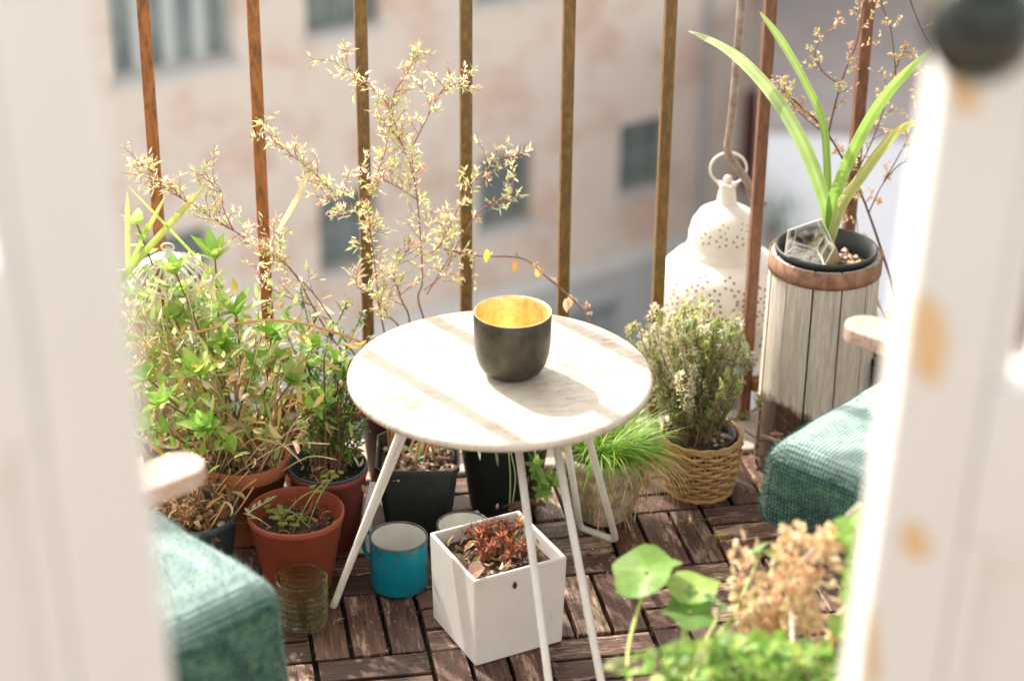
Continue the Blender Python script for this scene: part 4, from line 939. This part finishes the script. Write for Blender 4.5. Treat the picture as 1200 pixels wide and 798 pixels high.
# ---------------------------------------------------------------- white wire lantern at the left
def wire_cage():
    Y = 2.79; cc = at(204, 395, Y=Y); c = V((cc.x, Y, .12)); r = random.Random(141)
    t = thing('wire_cage_lantern', 'white domed wire cage lantern behind the leaves at the left railing bars', 'lantern', c)
    R, h1, h2 = .074, .20, .078; mb = MB(); n = 26
    for k in range(n):
        a = 2*pi*k/n; pts = [c+V((cos(a)*R, sin(a)*R, z)) for z in (0, .06, .12, h1)]+[c+V((cos(a)*R*cos(q), sin(a)*R*cos(q), h1+h2*sin(q))) for q in (.3, .6, .9, 1.2, 1.5)]; mb.tube(pts, .0019, 6)
    mb.build('wires', white_metal, t, smooth=True)
    for z, q in ((0, R), (.095, R), (h1, R), (h1+h2*.56, R*.83)):
        mb = MB(); pts = [c+V((cos(2*pi*k/48)*q, sin(2*pi*k/48)*q, z)) for k in range(49)]; mb.tube(pts, .0028, 6, cap=False); mb.build('hoop', white_metal, t, smooth=True)
    mb = MB()
    for k in range(10):
        a = 2*pi*k/10; pts = [c+V((cos(a+b_)*R*.98*cos(q), sin(a+b_)*R*.98*cos(q), h1+h2*sin(q))) for q, b_ in ((.1, 0), (.4, .2), (.7, .35), (1.0, .2), (1.3, 0))]; mb.tube(smooth_path(pts, 3), .0030, 6)
    mb.build('dome_wires', white_metal, t, smooth=True)
    mb = MB(); mb.lathe(c, [(.0001, 0), (R-.003, 0), (R-.003, .09), (R-.006, .09), (R-.006, .005)], 40); mb.build('liner', mat('straw_liner', (.60, .50, .34), (.42, .30, .16), 60, .9, 0, .8, .003), t, smooth=True)
    mb = MB(); [] or mb.tube([c+V((.0, 0, h1+h2+.014))+rt*.009*cos(q)+V((0, 0, .006*sin(q))) for q in [2*pi*k/20 for k in range(21)]], .0018, 6, cap=False); mb.lathe(c+V((0, 0, h1+h2)), [(.014, -.006), (.012, .0), (.005, .006), (.004, .014)], 16); mb.build('ring', white_metal, t, smooth=True)
    # stands on a pedestal brick, so that it clears the pots
    p = thing('stone_block', 'pale stone block under the wire cage lantern', 'block', (c.x, c.y, .007)); mb = MB(); mb.box((c.x-.06, c.y-.02, .007), (c.x+.06, c.y+.075, .118)); mb.build('block', concrete_m, p, bevel=.003)
wire_cage()

# ---------------------------------------------------------------- chairs and cushions
CW = .43
def chair(label, clabel, origin, rz, near_x, seed):
    t = thing('wooden_armchair', label, 'armchair', (origin[0], origin[1], 0), rz); r = random.Random(seed)
    D = .42
    mb = MB()
    for k in range(6): mb.box((.01, -.03-k*.066-.056, .232 if near_x == 0 else .170), (CW-.01, -.03-k*.066, .250 if near_x == 0 else .188))
    mb.build('seat', wood_arm, t, local=True, bevel=.003)
    for sx in (0, 1):
        x = -.012 if sx == 0 else CW-.012
        for y0, top in ((-.33, .56), (-D, .78)):
            mb = MB(); mb.box((x, y0-.035, 0), (x+.024, y0, top)); mb.build('leg', wood_arm, t, local=True, bevel=.003)
        # armrest: flat paddle with a rounded front
        mb = MB(); w = .027; xc = x+.012; pts = []
        for k in range(13): a = pi*k/12; pts.append((xc+w*cos(a), -.140+w*1.0*sin(a)))
        pts += [(xc-w*.8, -.30), (xc-w*.6, -D-.02), (xc+w*.6, -D-.02), (xc+w*.8, -.30)]
        n = len(pts); vs = [(px_, py_, .561) for px_, py_ in pts]+[(px_, py_, .581) for px_, py_ in pts]
        mb.add(vs, [tuple(range(n))[::-1], tuple(range(n, 2*n))]+[(i, (i+1) % n, n+(i+1) % n, n+i) for i in range(n)]); mb.build('armrest', wood_arm, t, local=True, bevel=.003)
        mb = MB(); mb.box((x+.002, -D+.002, .14), (x+.022, -.368, .168)); mb.build('side_rail', wood_arm, t, local=True, bevel=.002)
    mb = MB()
    for k in range(5): mb.box((.02, -D-.026, .40+k*.075), (CW-.02, -D-.010, .455+k*.075))
    mb.build('backrest', wood_arm, t, local=True, bevel=.003)
    # cushion
    cu = thing('seat_cushion', clabel, 'cushion', (origin[0], origin[1], 0), rz)
    mb = MB(); nx, ny, nz = 26, 26, 8; z0, z1 = (.2515 if near_x == 0 else .19), .38; x0, x1, y0, y1 = .0125, CW-.0125, -D+.03, 0
    if near_x == 0: x0 = -.0
    def P(u, v, w_):
        # superellipsoid-like rounded box
        X = (x0+x1)/2+(x1-x0)/2*u; Yy = (y0+y1)/2+(y1-y0)/2*v; Z = (z0+z1)/2+(z1-z0)/2*w_
        rr = .036
        q = V((X, Yy, Z)); lo = V((x0+rr, y0+rr, z0+rr)); hi = V((x1-rr, y1-rr, z1-rr)); cl = V((min(max(q.x, lo.x), hi.x), min(max(q.y, lo.y), hi.y), min(max(q.z, lo.z), hi.z)))
        d = q-cl
        if d.length > 1e-6: q = cl+d.normalized()*min(d.length, rr)
        k = 1-max(abs(u), abs(v))**4 if abs(w_) > .99 else 0
        q.z += (.012*k-.006)*(1 if w_ > 0 else 0)+.003*noise.noise(V((X*14, Yy*14, seed)))*(w_ > 0)
        n1, n2 = noise.noise(q*9+V((seed, 0, 0))), noise.noise(q*9+V((5, seed, 0))); q.x += .010*n1; q.y += .010*n2; q.z += .007*noise.noise(q*8+V((0, 0, seed)))
        if w_ < .99: k2 = (z1-q.z)/(z1-z0); q.x += (.012*k2*k2)*(1 if u > 0 else -1); q.y += .010*k2*(1 if v > 0 else -1)
        return q
    def grid(fn, a, b_):
        vs = [fn(-1+2*i/a, -1+2*j/b_) for i in range(a+1) for j in range(b_+1)]
        mb.add(vs, [(i*(b_+1)+j, (i+1)*(b_+1)+j, (i+1)*(b_+1)+j+1, i*(b_+1)+j+1) for i in range(a) for j in range(b_)])
    m_ = 44
    grid(lambda u, v: P(u, v, 1), m_, m_); grid(lambda u, v: P(v, u, -1), m_, m_)
    grid(lambda u, w_: P(u, -1, w_), m_, 16); grid(lambda w_, u: P(u, 1, w_), 16, m_)
    grid(lambda w_, v: P(-1, v, w_), 16, m_); grid(lambda v, w_: P(1, v, w_), m_, 16)
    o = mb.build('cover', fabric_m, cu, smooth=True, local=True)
    w = o.modifiers.new('weld', 'WELD'); w.merge_threshold = .0005
    # fuzz of the blanket wool
    mf = MB(); C0 = V(((x0+x1)/2, (y0+y1)/2, (z0+z1)/2))
    for k in range(15000):
        f = r.random()
        if f < .45: q = P(r.uniform(-1, 1), r.uniform(-1, 1), 1); nn = V((0, 0, 1))
        elif f < .65: q = P(r.uniform(-1, 1), 1, r.uniform(-1, 1)); nn = V((0, 1, 0))
        elif f < .92: s_ = -1 if near_x == 0 else 1; q = P(s_, r.uniform(-1, 1), r.uniform(-1, 1)); nn = V((s_, 0, 0))
        else: q = P(r.uniform(-1, 1), -1, r.uniform(-1, 1)); nn = V((0, -1, 0))
        nn = (nn*1.0+(q-C0).normalized()*.4+rv(r, .7)).normalized(); e = nn.orthogonal().normalized()*.0005; L = r.uniform(.002, .0055)*(1.7 if r.random() < .2 else 1)
        mf.add([q-e, q+e, q+nn*L+rv(r, .001)], [(0, 1, 2)], vary(r, r.choice(((.22, .34, .32), (.34, .44, .42), (.14, .27, .25))) if f < .5 else r.choice(((.012, .08, .06), (.02, .12, .09), (.12, .22, .16))), .3))  # top fibres coloured paler to paint in the sunlit sheen, sides dark
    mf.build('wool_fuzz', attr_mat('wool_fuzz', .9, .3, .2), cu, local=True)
A_ = at(890, 512, z=.38); B_ = at(1045, 421, z=.38); angR = atan2(B_.y-A_.y, B_.x-A_.x)
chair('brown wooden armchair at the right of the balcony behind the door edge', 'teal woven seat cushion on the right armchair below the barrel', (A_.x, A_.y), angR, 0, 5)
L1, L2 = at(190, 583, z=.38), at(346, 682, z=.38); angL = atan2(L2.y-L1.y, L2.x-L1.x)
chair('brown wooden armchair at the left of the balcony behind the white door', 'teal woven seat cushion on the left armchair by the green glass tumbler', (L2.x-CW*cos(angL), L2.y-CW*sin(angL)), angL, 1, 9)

# ---------------------------------------------------------------- foreground planter
def front_planter():
    c = V((.520, 1.545, -.009)); r = random.Random(151)
    c.z = .001
    t = thing('trough_planter', 'trough of lettuce, round leaved nasturtium and dried tan seed heads at the lower right', 'planter', c)
    M = Matrix.Translation(c)@Matrix.Rotation(radians(-12), 4, 'Z'); mb = MB(); zt = .35
    mb.box((-.18, -.085, .22), (.20, .085, zt), M=M); mb.build('box', terra_m, t, bevel=.006)
    for x, y in ((-.17, -.075), (.17, -.075), (-.17, .055), (.17, .055)):
        mb = MB(); mb.box((x, y, 0), (x+.02, y+.02, .219), M=M); mb.build('leg', wood_arm, t)
    mb = MB(); g = 16; vs = [M@V((-.176+.352*i/g, -.078+.156*j/g, zt+.001+.008*abs(noise.noise(V((i*.5, j*.5, 5)))))) for i in range(g+1) for j in range(g+1)]
    mb.add(vs, [(i*(g+1)+j, (i+1)*(g+1)+j, (i+1)*(g+1)+j+1, i*(g+1)+j+1) for i in range(g) for j in range(g)]); mb.build('soil', soil_m, t, smooth=True)
    ms, ml, mn, md = MB(), MB(), MB(), MB()
    # lettuce / curly parsley mass
    for k in range(950):
        px, py = r.gauss(880, 58), r.uniform(752, 860)-0*0; 
        py = max(py, 752+abs(px-875)*.18); p = at(px, py, Y=r.uniform(1.56, 1.72)); d = rv(r)+V((0, 0, .7))
        ml.leaf(p, d, r.uniform(.010, .022), r.uniform(.008, .016), vary(r, r.choice(((.20, .36, .07), (.32, .48, .12), (.10, .22, .04), (.44, .54, .20), (.24, .38, .08))), .35), up=rv(r)+V((0, 0, 1)), bend=r.uniform(-1, 1.5), shape='oval', seg=3, fold=.6)
    # nasturtium round leaves
    def disc(p, nn, R, colr):
        nn = nn.normalized(); e = nn.orthogonal().normalized(); f = nn.cross(e); vs = [p-nn*.004]; cc = [tuple(x*1.25 for x in colr)]; n = 22
        for q in (.5, 1.0):
            for k in range(n): a = 2*pi*k/n; rr2 = R*q*(1+.09*sin(5*a+R*300)+.05*sin(2*a+1)); vs.append(p+e*rr2*cos(a)+f*rr2*sin(a)+nn*R*(.16*q*q-.30*q*abs(sin(a+R*200))**2+.10*sin(3*a)*q)); cc.append(tuple(x*(1.15 if k % 3 == 0 and q < .9 else 1) for x in vary(r, colr, .10)))
        fs = [(0, 1+k, 1+(k+1) % n) for k in range(n)]+[(1+k, 1+n+k, 1+n+(k+1) % n, 1+(k+1) % n) for k in range(n)]; mn.add(vs, fs, cc)
    for px, py, Y, R, nn, cl in ((757, 668, 1.86, .040, V((-.25, -.05, 1)), (.22, .40, .08)), (808, 684, 1.84, .036, V((.15, .12, 1)), (.36, .54, .12)), (808, 716, 1.80, .030, V((.1, -.15, 1)), (.20, .38, .10)), (842, 706, 1.78, .018, V((.6, .3, .8)), (.18, .38, .18)), (888, 642, 1.84, .016, V((-.3, .5, .6)), (.22, .40, .16)), (905, 650, 1.82, .013, V((.5, .2, .9)), (.45, .50, .16))):
        p = at(px, py, Y=Y); disc(p, nn, R, cl); b = M@V((r.uniform(-.08, .02), r.uniform(-.02, .06), zt)); P = smooth_path([b, b.lerp(p, .5)+V((-.02, .03, -.03)), p-V((0, 0, .02)), p], 6); ms.tube(P, .0020, 6, (.42, .46, .16))
    # dried seed-head spikes
    for pts, Y, n in (([(900, 820), (905, 760), (915, 700), (925, 650), (935, 622)], 1.74, 120), ([(930, 820), (945, 750), (955, 690), (968, 640), (972, 628)], 1.72, 120), ([(890, 790), (880, 740), (865, 700), (872, 665), (866, 640)], 1.78, 70),
                      ([(960, 800), (975, 760), (990, 730), (1005, 700)], 1.72, 70), ([(920, 790), (915, 740), (905, 705), (900, 675)], 1.76, 90), ([(945, 800), (930, 740), (940, 700), (945, 665)], 1.73, 90), ([(895, 800), (885, 770), (895, 735), (880, 710)], 1.75, 60)):
        P = smooth_path([at(px, py, Y=Y) for px, py in pts], 6); ms.tube(P, .0016, 6, (.45, .27, .13))
        for _ in range(n):
            p, d = path_pt(P, r.uniform(.2, 1)); e = rv(r); e.normalize(); p = p+e*r.uniform(.002, .016); md.leaf(p, e+V((0, 0, .5)), r.uniform(.008, .016), r.uniform(.006, .010), vary(r, r.choice(((.80, .64, .42), (.74, .56, .36), (.84, .72, .52), (.66, .46, .28))), .2), up=rv(r), bend=r.uniform(-2, 2), shape='oval', seg=3, fold=.7)
    # ivy-like leaves by the door edge
    for px, py, R in ((1003, 622, .022), (1015, 650, .024), (1008, 680, .02), (1020, 605, .016), (1012, 705, .02), (995, 735, .022), (1010, 755, .02), (1000, 700, .014)):
        p = at(px, py, Y=1.70)
        for k in range(5): a = k*1.25+r.uniform(0, .3); ml.leaf(p, rt*cos(a)+V((0, -.2, 1))*sin(a), R*1.2, R*.9, vary(r, (.34, .52, .14), .2), up=V((0, -1, .3)), shape='oval', seg=3, bend=.4)
        b = M@V((.13, 0, zt)); ms.tube(smooth_path([b, b.lerp(p, .6)+rv(r, .01), p], 5), .0014, 5, (.35, .42, .14))
    mb = MB(); mb.tube([at(925, 672, Y=1.78), at(1008, 590, Y=1.70)], .0022, 8, (.62, .56, .48)); mb.tube([at(925, 672, Y=1.78), M@V((.06, .02, zt))], .0022, 8, (.62, .56, .48)); mb.build('support_stick', stem_m, t)
    ms.build('stem', stem_m, t); ml.build('salad_leaves', leaf_m, t, smooth=True); mn.build('round_leaves', leaf_m, t, smooth=True); md.build('seed_heads', dry_m, t)
front_planter()

# ---------------------------------------------------------------- door leaves
wood_patch = mat('bare_orange_wood', (.80, .45, .14), (.82, .66, .46), 45, .5, 0, .3)
def door(label, px_edge, Y, side, lean, ang):
    e = at(px_edge, 400, Y=Y); z0 = -.008
    t = thing('balcony_door', label, 'door', (e.x, e.y, z0)); t.rotation_euler = (0, lean, ang)
    # pivot so that the edge passes through e at its height
    off = V((0, 0, e.z-z0)); R = t.rotation_euler.to_matrix(); t.location = e-R@off
    s = side; W, Hh, th = .52, 2.15, .042
    def B(x0, x1, z0_, z1_, y0, y1, nm, m=door_m, bev=.003):
        mb = MB(); a, b = sorted((s*x0, s*x1)); mb.box((a, y0, z0_), (b, y1, z1_)); return mb.build(nm, m, t, local=True, bevel=bev)
    sw = .052
    zr = .98 if s > 0 else 1.09
    B(0, sw, 0, Hh, 0, th, 'stile', bev=.006); B(W-sw, W, 0, Hh, 0, th, 'stile')
    B(sw, W-sw, 0, .2, 0, th, 'bottom_rail'); B(sw, W-sw, Hh-.11, Hh, 0, th, 'top_rail'); B(sw, W-sw, zr, zr+.10, 0, th, 'lock_rail')
    B(sw, W-sw, .2, zr, .012, th-.012, 'panel', bev=.001)
    B(sw, W-sw, zr+.10, Hh-.11, .019, .023, 'pane', clear_m, bev=0)
    mo = MB()
    for (a0, a1, b0, b1) in ((sw, sw+.014, .2, zr), (W-sw-.014, W-sw, .2, zr), (sw+.014, W-sw-.014, .2, .214), (sw+.014, W-sw-.014, zr-.014, zr), (sw, sw+.012, zr+.10, Hh-.11)):
        a, b = sorted((s*a0, s*a1)); mo.box((a, .002, b0), (b, .0118, b1))
    mo.build('moulding', door_m, t, local=True, bevel=.003)
    return t
DL = door('white painted glazed door leaf filling the left edge of the view', 157, .95, -1, -0.034, radians(9))
DR = door('white painted glazed door leaf with worn orange patches at the right edge of the view', 1060, .95, 1, 0.037, radians(-9))
def on_leaf(t, px, py, y=-.0006):
    """where the view ray through a spot meets the leaf's face, in the leaf's own frame"""
    Mi = (Matrix.Translation(t.location)@t.rotation_euler.to_matrix().to_4x4()).inverted(); o = Mi@CAM; d = Mi.to_3x3()@ray(px, py); k = (y-o.y)/d.y; return o+d*k
for px, py, w, h, a in ((1088, 400, 24, 64, .25), (1072, 634, 18, 32, .5), (1128, 108, 14, 30, .6), (1016, 752, 9, 75, .22)):
    c = on_leaf(DR, px, py); mb = MB(); k = 2200; r = random.Random(px)
    if px == 1016: c = on_leaf(DR, 1020, py)
    vs = [(c.x+(w*cos(q)*cos(a)-h*sin(q)*sin(a))/k*.9*(1+.12*sin(3*q+px)), c.y, c.z+(h*sin(q)*cos(a)+w*cos(q)*sin(a))/k*(1+.1*sin(4*q))) for q in [2*pi*i/24 for i in range(24)]]
    vs = [(max(.0015, x), y, z) for x, y, z in vs]
    mb.add(vs, [tuple(range(24))]); mb.build('worn_patch', wood_patch, DR, local=True)
def knob():
    c = on_leaf(DR, 1130, 8, 0); mb = MB(); n = 40
    prof = [(.0001, -.056), (.012, -.055), (.021, -.051), (.0285, -.042), (.0280, -.031), (.019, -.024), (.011, -.019), (.009, -.010), (.009, -.001)]
    vs, fs = [], []
    for rr, y in prof:
        for k in range(n): a = 2*pi*k/n; vs.append((c.x+rr*cos(a), y, c.z+rr*sin(a)))
    for i in range(len(prof)-1):
        for k in range(n): fs.append((i*n+k, i*n+(k+1) % n, (i+1)*n+(k+1) % n, (i+1)*n+k))
    mb.add(vs, fs); o = mb.build('door_knob', mat('dark_glass_knob', (.020, .024, .020), (.05, .06, .05), 20, .12, .3, 0), DR, smooth=True, local=True)
    mb = MB(); vs, fs = [], []
    for rr, y in ((.011, -.0008), (.022, -.0008), (.022, -.004), (.011, -.006)):
        for k in range(n): a = 2*pi*k/n; vs.append((c.x+rr*cos(a), y, c.z+rr*sin(a)))
    for i in range(3):
        for k in range(n): fs.append((i*n+k, i*n+(k+1) % n, (i+1)*n+(k+1) % n, (i+1)*n+k))
    mb.add(vs, fs); mb.build('rosette', mat('dull_brass', (.35, .26, .12), (.2, .15, .08), 60, .4, .8, .1), o, smooth=True, local=True)
knob()

# ---------------------------------------------------------------- opposite building and street
BO = at(593, 222, s=30); BANG = radians(25.5); ZS = BO.z-4.75     # street level
def facade():
    t = thing('brick_building', 'pale brick building across the street with barred dark windows', 'building', (BO.x, BO.y, ZS), BANG)
    zc = BO.z-ZS; X0, X1, Ht = -34, 8.15, 13
    wins = [(-2.72*k, zc, .98, 1.14) for k in range(0, 12)]+[(2.62, zc, .95, 1.12)]
    wins += [(-2.72*k, zc+3.5, 1.18, 1.16) for k in range(0, 2)]+[(-5.25, zc+3.55, 1.75, 1.5)]+[(-8.2-2.72*k, zc+3.5, 1.18, 1.3) for k in range(8)]+[(2.62, zc+3.5, 1.18, 1.16), (5.2, zc+3.5, 1.18, 1.16)]
    shops = [(-3.1*k+1.3, 1.45, 2.0, 1.9) for k in range(0, 11)]+[(4.4, 1.45, 2.0, 1.9)]
    reddoor = (5.15, zc-.25, .95, 1.75)
    holes = [(a-c/2, b-d/2, a+c/2, b+d/2) for a, b, c, d in wins+shops+[reddoor]]
    # wall as a grid with the openings left out
    xs = sorted(set([X0, X1]+[h[0] for h in holes]+[h[2] for h in holes])); zs = sorted(set([0, Ht, 3.0, 3.22]+[h[1] for h in holes]+[h[3] for h in holes])); mb = MB()
    mg = MB()
    for i in range(len(xs)-1):
        for j in range(len(zs)-1):
            cx, cz = (xs[i]+xs[i+1])/2, (zs[j]+zs[j+1])/2
            if any(h[0] < cx < h[2] and h[1] < cz < h[3] for h in holes): continue
            (mg if cz < 3.0 else mb).add([(xs[i], 0, zs[j]), (xs[i+1], 0, zs[j]), (xs[i+1], 0, zs[j+1]), (xs[i], 0, zs[j+1])], [(0, 1, 2, 3)])
    for x0, z0, x1, z1 in holes:
        tgt = mb if z1 > 3 else mg
        tgt.add([(x0, 0, z0), (x1, 0, z0), (x1, 0, z1), (x0, 0, z1), (x0, .3, z0), (x1, .3, z0), (x1, .3, z1), (x0, .3, z1)], [(0, 4, 5, 1), (1, 5, 6, 2), (2, 6, 7, 3), (3, 7, 4, 0)])
    mb.add([(X1, 0, 0), (X1, 9, 0), (X1, 9, Ht), (X1, 0, Ht), (X0, 9, 0), (X0, 9, Ht), (X0, 0, 0), (X0, 0, Ht)], [(0, 1, 2, 3), (1, 4, 5, 2), (4, 6, 7, 5), (3, 2, 5, 7)])
    mb.build('wall', brick_m, t, local=True)
    mg.build('ground_storey', mat('grey_render', (.62, .62, .61), (.52, .53, .53), 1.5, .8, 0, .1), t, local=True)
    mb = MB(); mb.box((X0, -.14, 2.98), (X1+.1, -.004, 3.24)); mb.build('string_course', mat('pale_stone', (.80, .77, .73), (.72, .68, .64), 3, .8), t, local=True)
    gm = mat('greenish_bars', (.36, .40, .38), (.26, .30, .29), 10, .5, bmp=0); wf = mat('white_frame', (.58, .60, .58), (.50, .52, .51), 10, .5, bmp=0)
    for k, (a, b, c, d) in enumerate(wins):
        wide = c > 1.7; px = MB(); 
        m = MB(); m.box((a-c/2, .20, b-d/2), (a+c/2, .24, b+d/2)); f = m.build('window', pane_m, t, local=True)
        m = MB(); w = .05
        n = 4 if wide else 2
        for q in range(n+1): x = a-c/2+c*q/n; m.box((x-w*(1.6 if wide else .5), .15, b-d/2), (x+w*(1.6 if wide else .5), .198, b+d/2))
        m.box((a-c/2, .152, b+d/2-w), (a+c/2, .196, b+d/2)); m.box((a-c/2, .152, b-d/2), (a+c/2, .196, b-d/2+w)); m.build('frame', wf if wide else gm, f, local=True)
        if not wide:
            m = MB()
            for q in range(1, 8): x = a-c/2+c*q/8; m.tube([(x, .07, b-d/2), (x, .07, b+d/2)], .012, 4)
            m.box((a-c/2, .06, b), (a+c/2, .08, b+.03)); m.build('grille', gm, f, local=True)
        m = MB(); m.box((a-c/2-.06, -.06, b-d/2-.09), (a+c/2+.06, .22, b-d/2-.004)); m.build('sill', wf, t, local=True)
    for a, b, c, d in shops:
        m = MB(); m.box((a-c/2, .2, b-d/2), (a+c/2, .24, b+d/2)); f = m.build('shop_window', mat('grey_green_glass', (.34, .39, .37), (.28, .33, .32), 1, .2, bmp=0), t, local=True)
        m = MB(); m.box((a-.04, .14, b-d/2), (a+.04, .198, b+d/2)); m.box((a-c/2, .142, b+d*.22), (a+c/2, .196, b+d*.22+.08)); m.build('frame', wf, f, local=True)
        m = MB(); m.box((a-c/2-.72, -.08, 0), (a-c/2-.30, -.004, 2.97)); m.build('pilaster', mat('pale_pilaster', (.60, .60, .58), (.5, .5, .5), 3, .8), t, local=True)
    for xx in (-12.2, -7.35, 3.75):
        m = MB(); m.tube([(xx, -.10, .1), (xx, -.10, 2.96)], .06, 8); m.tube([(xx, -.18, 3.26), (xx, -.12, 3.4), (xx, -.08, Ht-.2)], .055, 8)
        m.build('drain_pipe', mat('grey_zinc', (.45, .46, .46), (.36, .37, .38), 3, .5), t, local=True)
    a, b, c, d = reddoor; m = MB(); m.box((a-c/2, .1, b-d/2), (a+c/2, .16, b+d/2)); f = m.build('red_shutter', mat('red_shutter_paint', (.24, .09, .07), (.18, .07, .06), 4, .7), t, local=True)
    m = MB()
    for q in range(14): m.box((a-c/2+.08, .08, b-d/2+.08+q*.115), (a+c/2-.08, .098, b-d/2+.14+q*.115))
    m.build('slats', MATS['red_shutter_paint'], f, local=True)
facade()
mb = MB(); mb.box((-160, -40, ZS-.4), (200, 260, ZS)); tag(mb.build('street', mat('pale_asphalt', (.62, .63, .66), (.52, .53, .56), .8, .9)), 'pale sunlit street far below the balcony', 'street', kind='structure')
mb = MB(); M = Matrix.Translation((BO.x, BO.y, 0))@Matrix.Rotation(BANG, 4, 'Z'); mb.box((-34, -2.2, ZS+.004), (8.1, -.1, ZS+.14), M=M); tag(mb.build('pavement', mat('pavement_slabs', (.40, .40, .40), (.34, .34, .33), 2, .9)), 'pavement along the brick building', 'pavement', kind='structure')
def side_building():
    b0 = at(886, 330, s=27); t = thing('rendered_outbuilding', 'pale lavender grey rendered low building at the right across the street', 'building', (b0.x, b0.y, ZS), radians(-17))
    topz = at(886, 112, s=27.3).z-ZS
    lm = mat('lavender_render', (.82, .83, .88), (.76, .77, .83), .6, .85, 0, .1)
    mb = MB(); mb.box((0, 0, 0), (9, 7, topz)); mb.build('wall', lm, t, local=True)
    mb = MB(); mb.box((-.1, -.12, topz), (9.1, 7.1, topz+.16)); mb.build('roof', mat('grey_roof', (.36, .33, .33), (.30, .27, .27), 2, .9), t, local=True)
    for x0, x1, z0, z1 in ((1.45, 1.95, 1.6, 4.2), (3.2, 3.9, 1.2, 3.4)):
        mb = MB(); mb.box((x0, -.03, z0), (x1, -.003, z1)); f = mb.build('window', pane_m, t, local=True)
        mb = MB(); w = .06
        mb.box((x0-w, -.06, z0-w), (x0-.003, -.004, z1+w)); mb.box((x1+.003, -.06, z0-w), (x1+w, -.004, z1+w)); mb.box((x0, -.058, z1+.003), (x1, -.004, z1+w)); mb.box((x0, -.058, z0-w), (x1, -.004, z0-.003)); mb.build('frame', MATS['white_frame'], f, local=True)
    # far taller building behind
    b1 = at(870, 200, s=46); t2 = thing('far_building', 'greyish pink tall building beyond the lavender one', 'building', (b1.x, b1.y, ZS), radians(-12)); mb = MB(); mb.box((-4, 0, 0), (26, 8, 19)); mb.build('wall', mat('pinkish_render', (.55, .46, .42), (.46, .38, .35), .5, .9), t2, local=True)
    for i in range(8):
        for j in range(4):
            mb = MB(); x, z = -2+i*3.0, 3+j*4.0; mb.box((x, -.03, z), (x+1.2, -.004, z+1.7)); f = mb.build('window', pane_m, t2, local=True)
    # shrub at the street corner
    r = random.Random(5); b2 = at(905, 262, s=26.0); t3 = thing('street_bush', 'small dark green bush at the corner of the brick building', 'bush', (b2.x, b2.y, ZS)); mb = MB(); mt = MB()
    mt.tube([(b2.x, b2.y, ZS), (b2.x, b2.y, b2.z)], [.08, .05], 8, STEMB)
    for _ in range(950): p = b2+V((r.gauss(0, .22), r.gauss(0, .22), r.gauss(0, .25))); mb.leaf(p, rv(r), .1, .06, vary(r, (.10, .16, .09), .3), seg=1)
    mt.build('trunk', stem_m, t3); mb.build('crown', leaf_m, t3)
side_building()

# ---------------------------------------------------------------- light
SUN_EL = radians(43)
sd = V((.186, -.329, 0)).normalized()              # horizontal direction the light travels
dirv = V((sd.x*cos(SUN_EL), sd.y*cos(SUN_EL), -sin(SUN_EL)))
sun = bpy.data.lights.new('sun', 'SUN'); sun.energy = 7.2; sun.angle = radians(.55); sun.color = (1, .93, .82)
so = bpy.data.objects.new('sun', sun); col.objects.link(so); so.rotation_euler = dirv.to_track_quat('-Z', 'Y').to_euler()
w = bpy.data.worlds.new('World'); sc.world = w; w.use_nodes = True; nt = w.node_tree
bg = nt.nodes['Background']; sky = nt.nodes.new('ShaderNodeTexSky'); sky.sky_type = 'NISHITA'; sky.sun_disc = False
sky.sun_elevation = SUN_EL; sky.sun_rotation = atan2(-sd.x, -sd.y); sky.air_density = 1.0; sky.dust_density = 3.0; sky.ozone_density = 1.0
hs = nt.nodes.new('ShaderNodeHueSaturation'); hs.inputs['Saturation'].default_value = .35
tint = N(nt, 'ShaderNodeMix', data_type='RGBA', blend_type='MULTIPLY'); tint.inputs[0].default_value = 1; tint.inputs[7].default_value = (1.0, .93, .82, 1)
nt.links.new(sky.outputs[0], hs.inputs['Color']); nt.links.new(hs.outputs[0], tint.inputs[6]); nt.links.new(tint.outputs[2], bg.inputs['Color']); bg.inputs['Strength'].default_value = .42
sc.view_settings.view_transform = 'Standard'; sc.view_settings.look = 'None'; sc.view_settings.exposure = 0; sc.view_settings.gamma = 1
sc.cycles.max_bounces = 8; sc.cycles.transparent_max_bounces = 12; sc.cycles.sample_clamp_indirect = 6

for o in list(sc.objects):
    g = {'enamel_mug': 'enamel mugs on the deck', 'wooden_armchair': 'armchairs either side of the table', 'seat_cushion': 'teal cushions on the armchairs', 'balcony_door': 'balcony door leaves', 'fallen_leaf': 'fallen leaves on the deck'}.get(o.name.split('.')[0])
    if g and o.parent is None: o['group'] = g
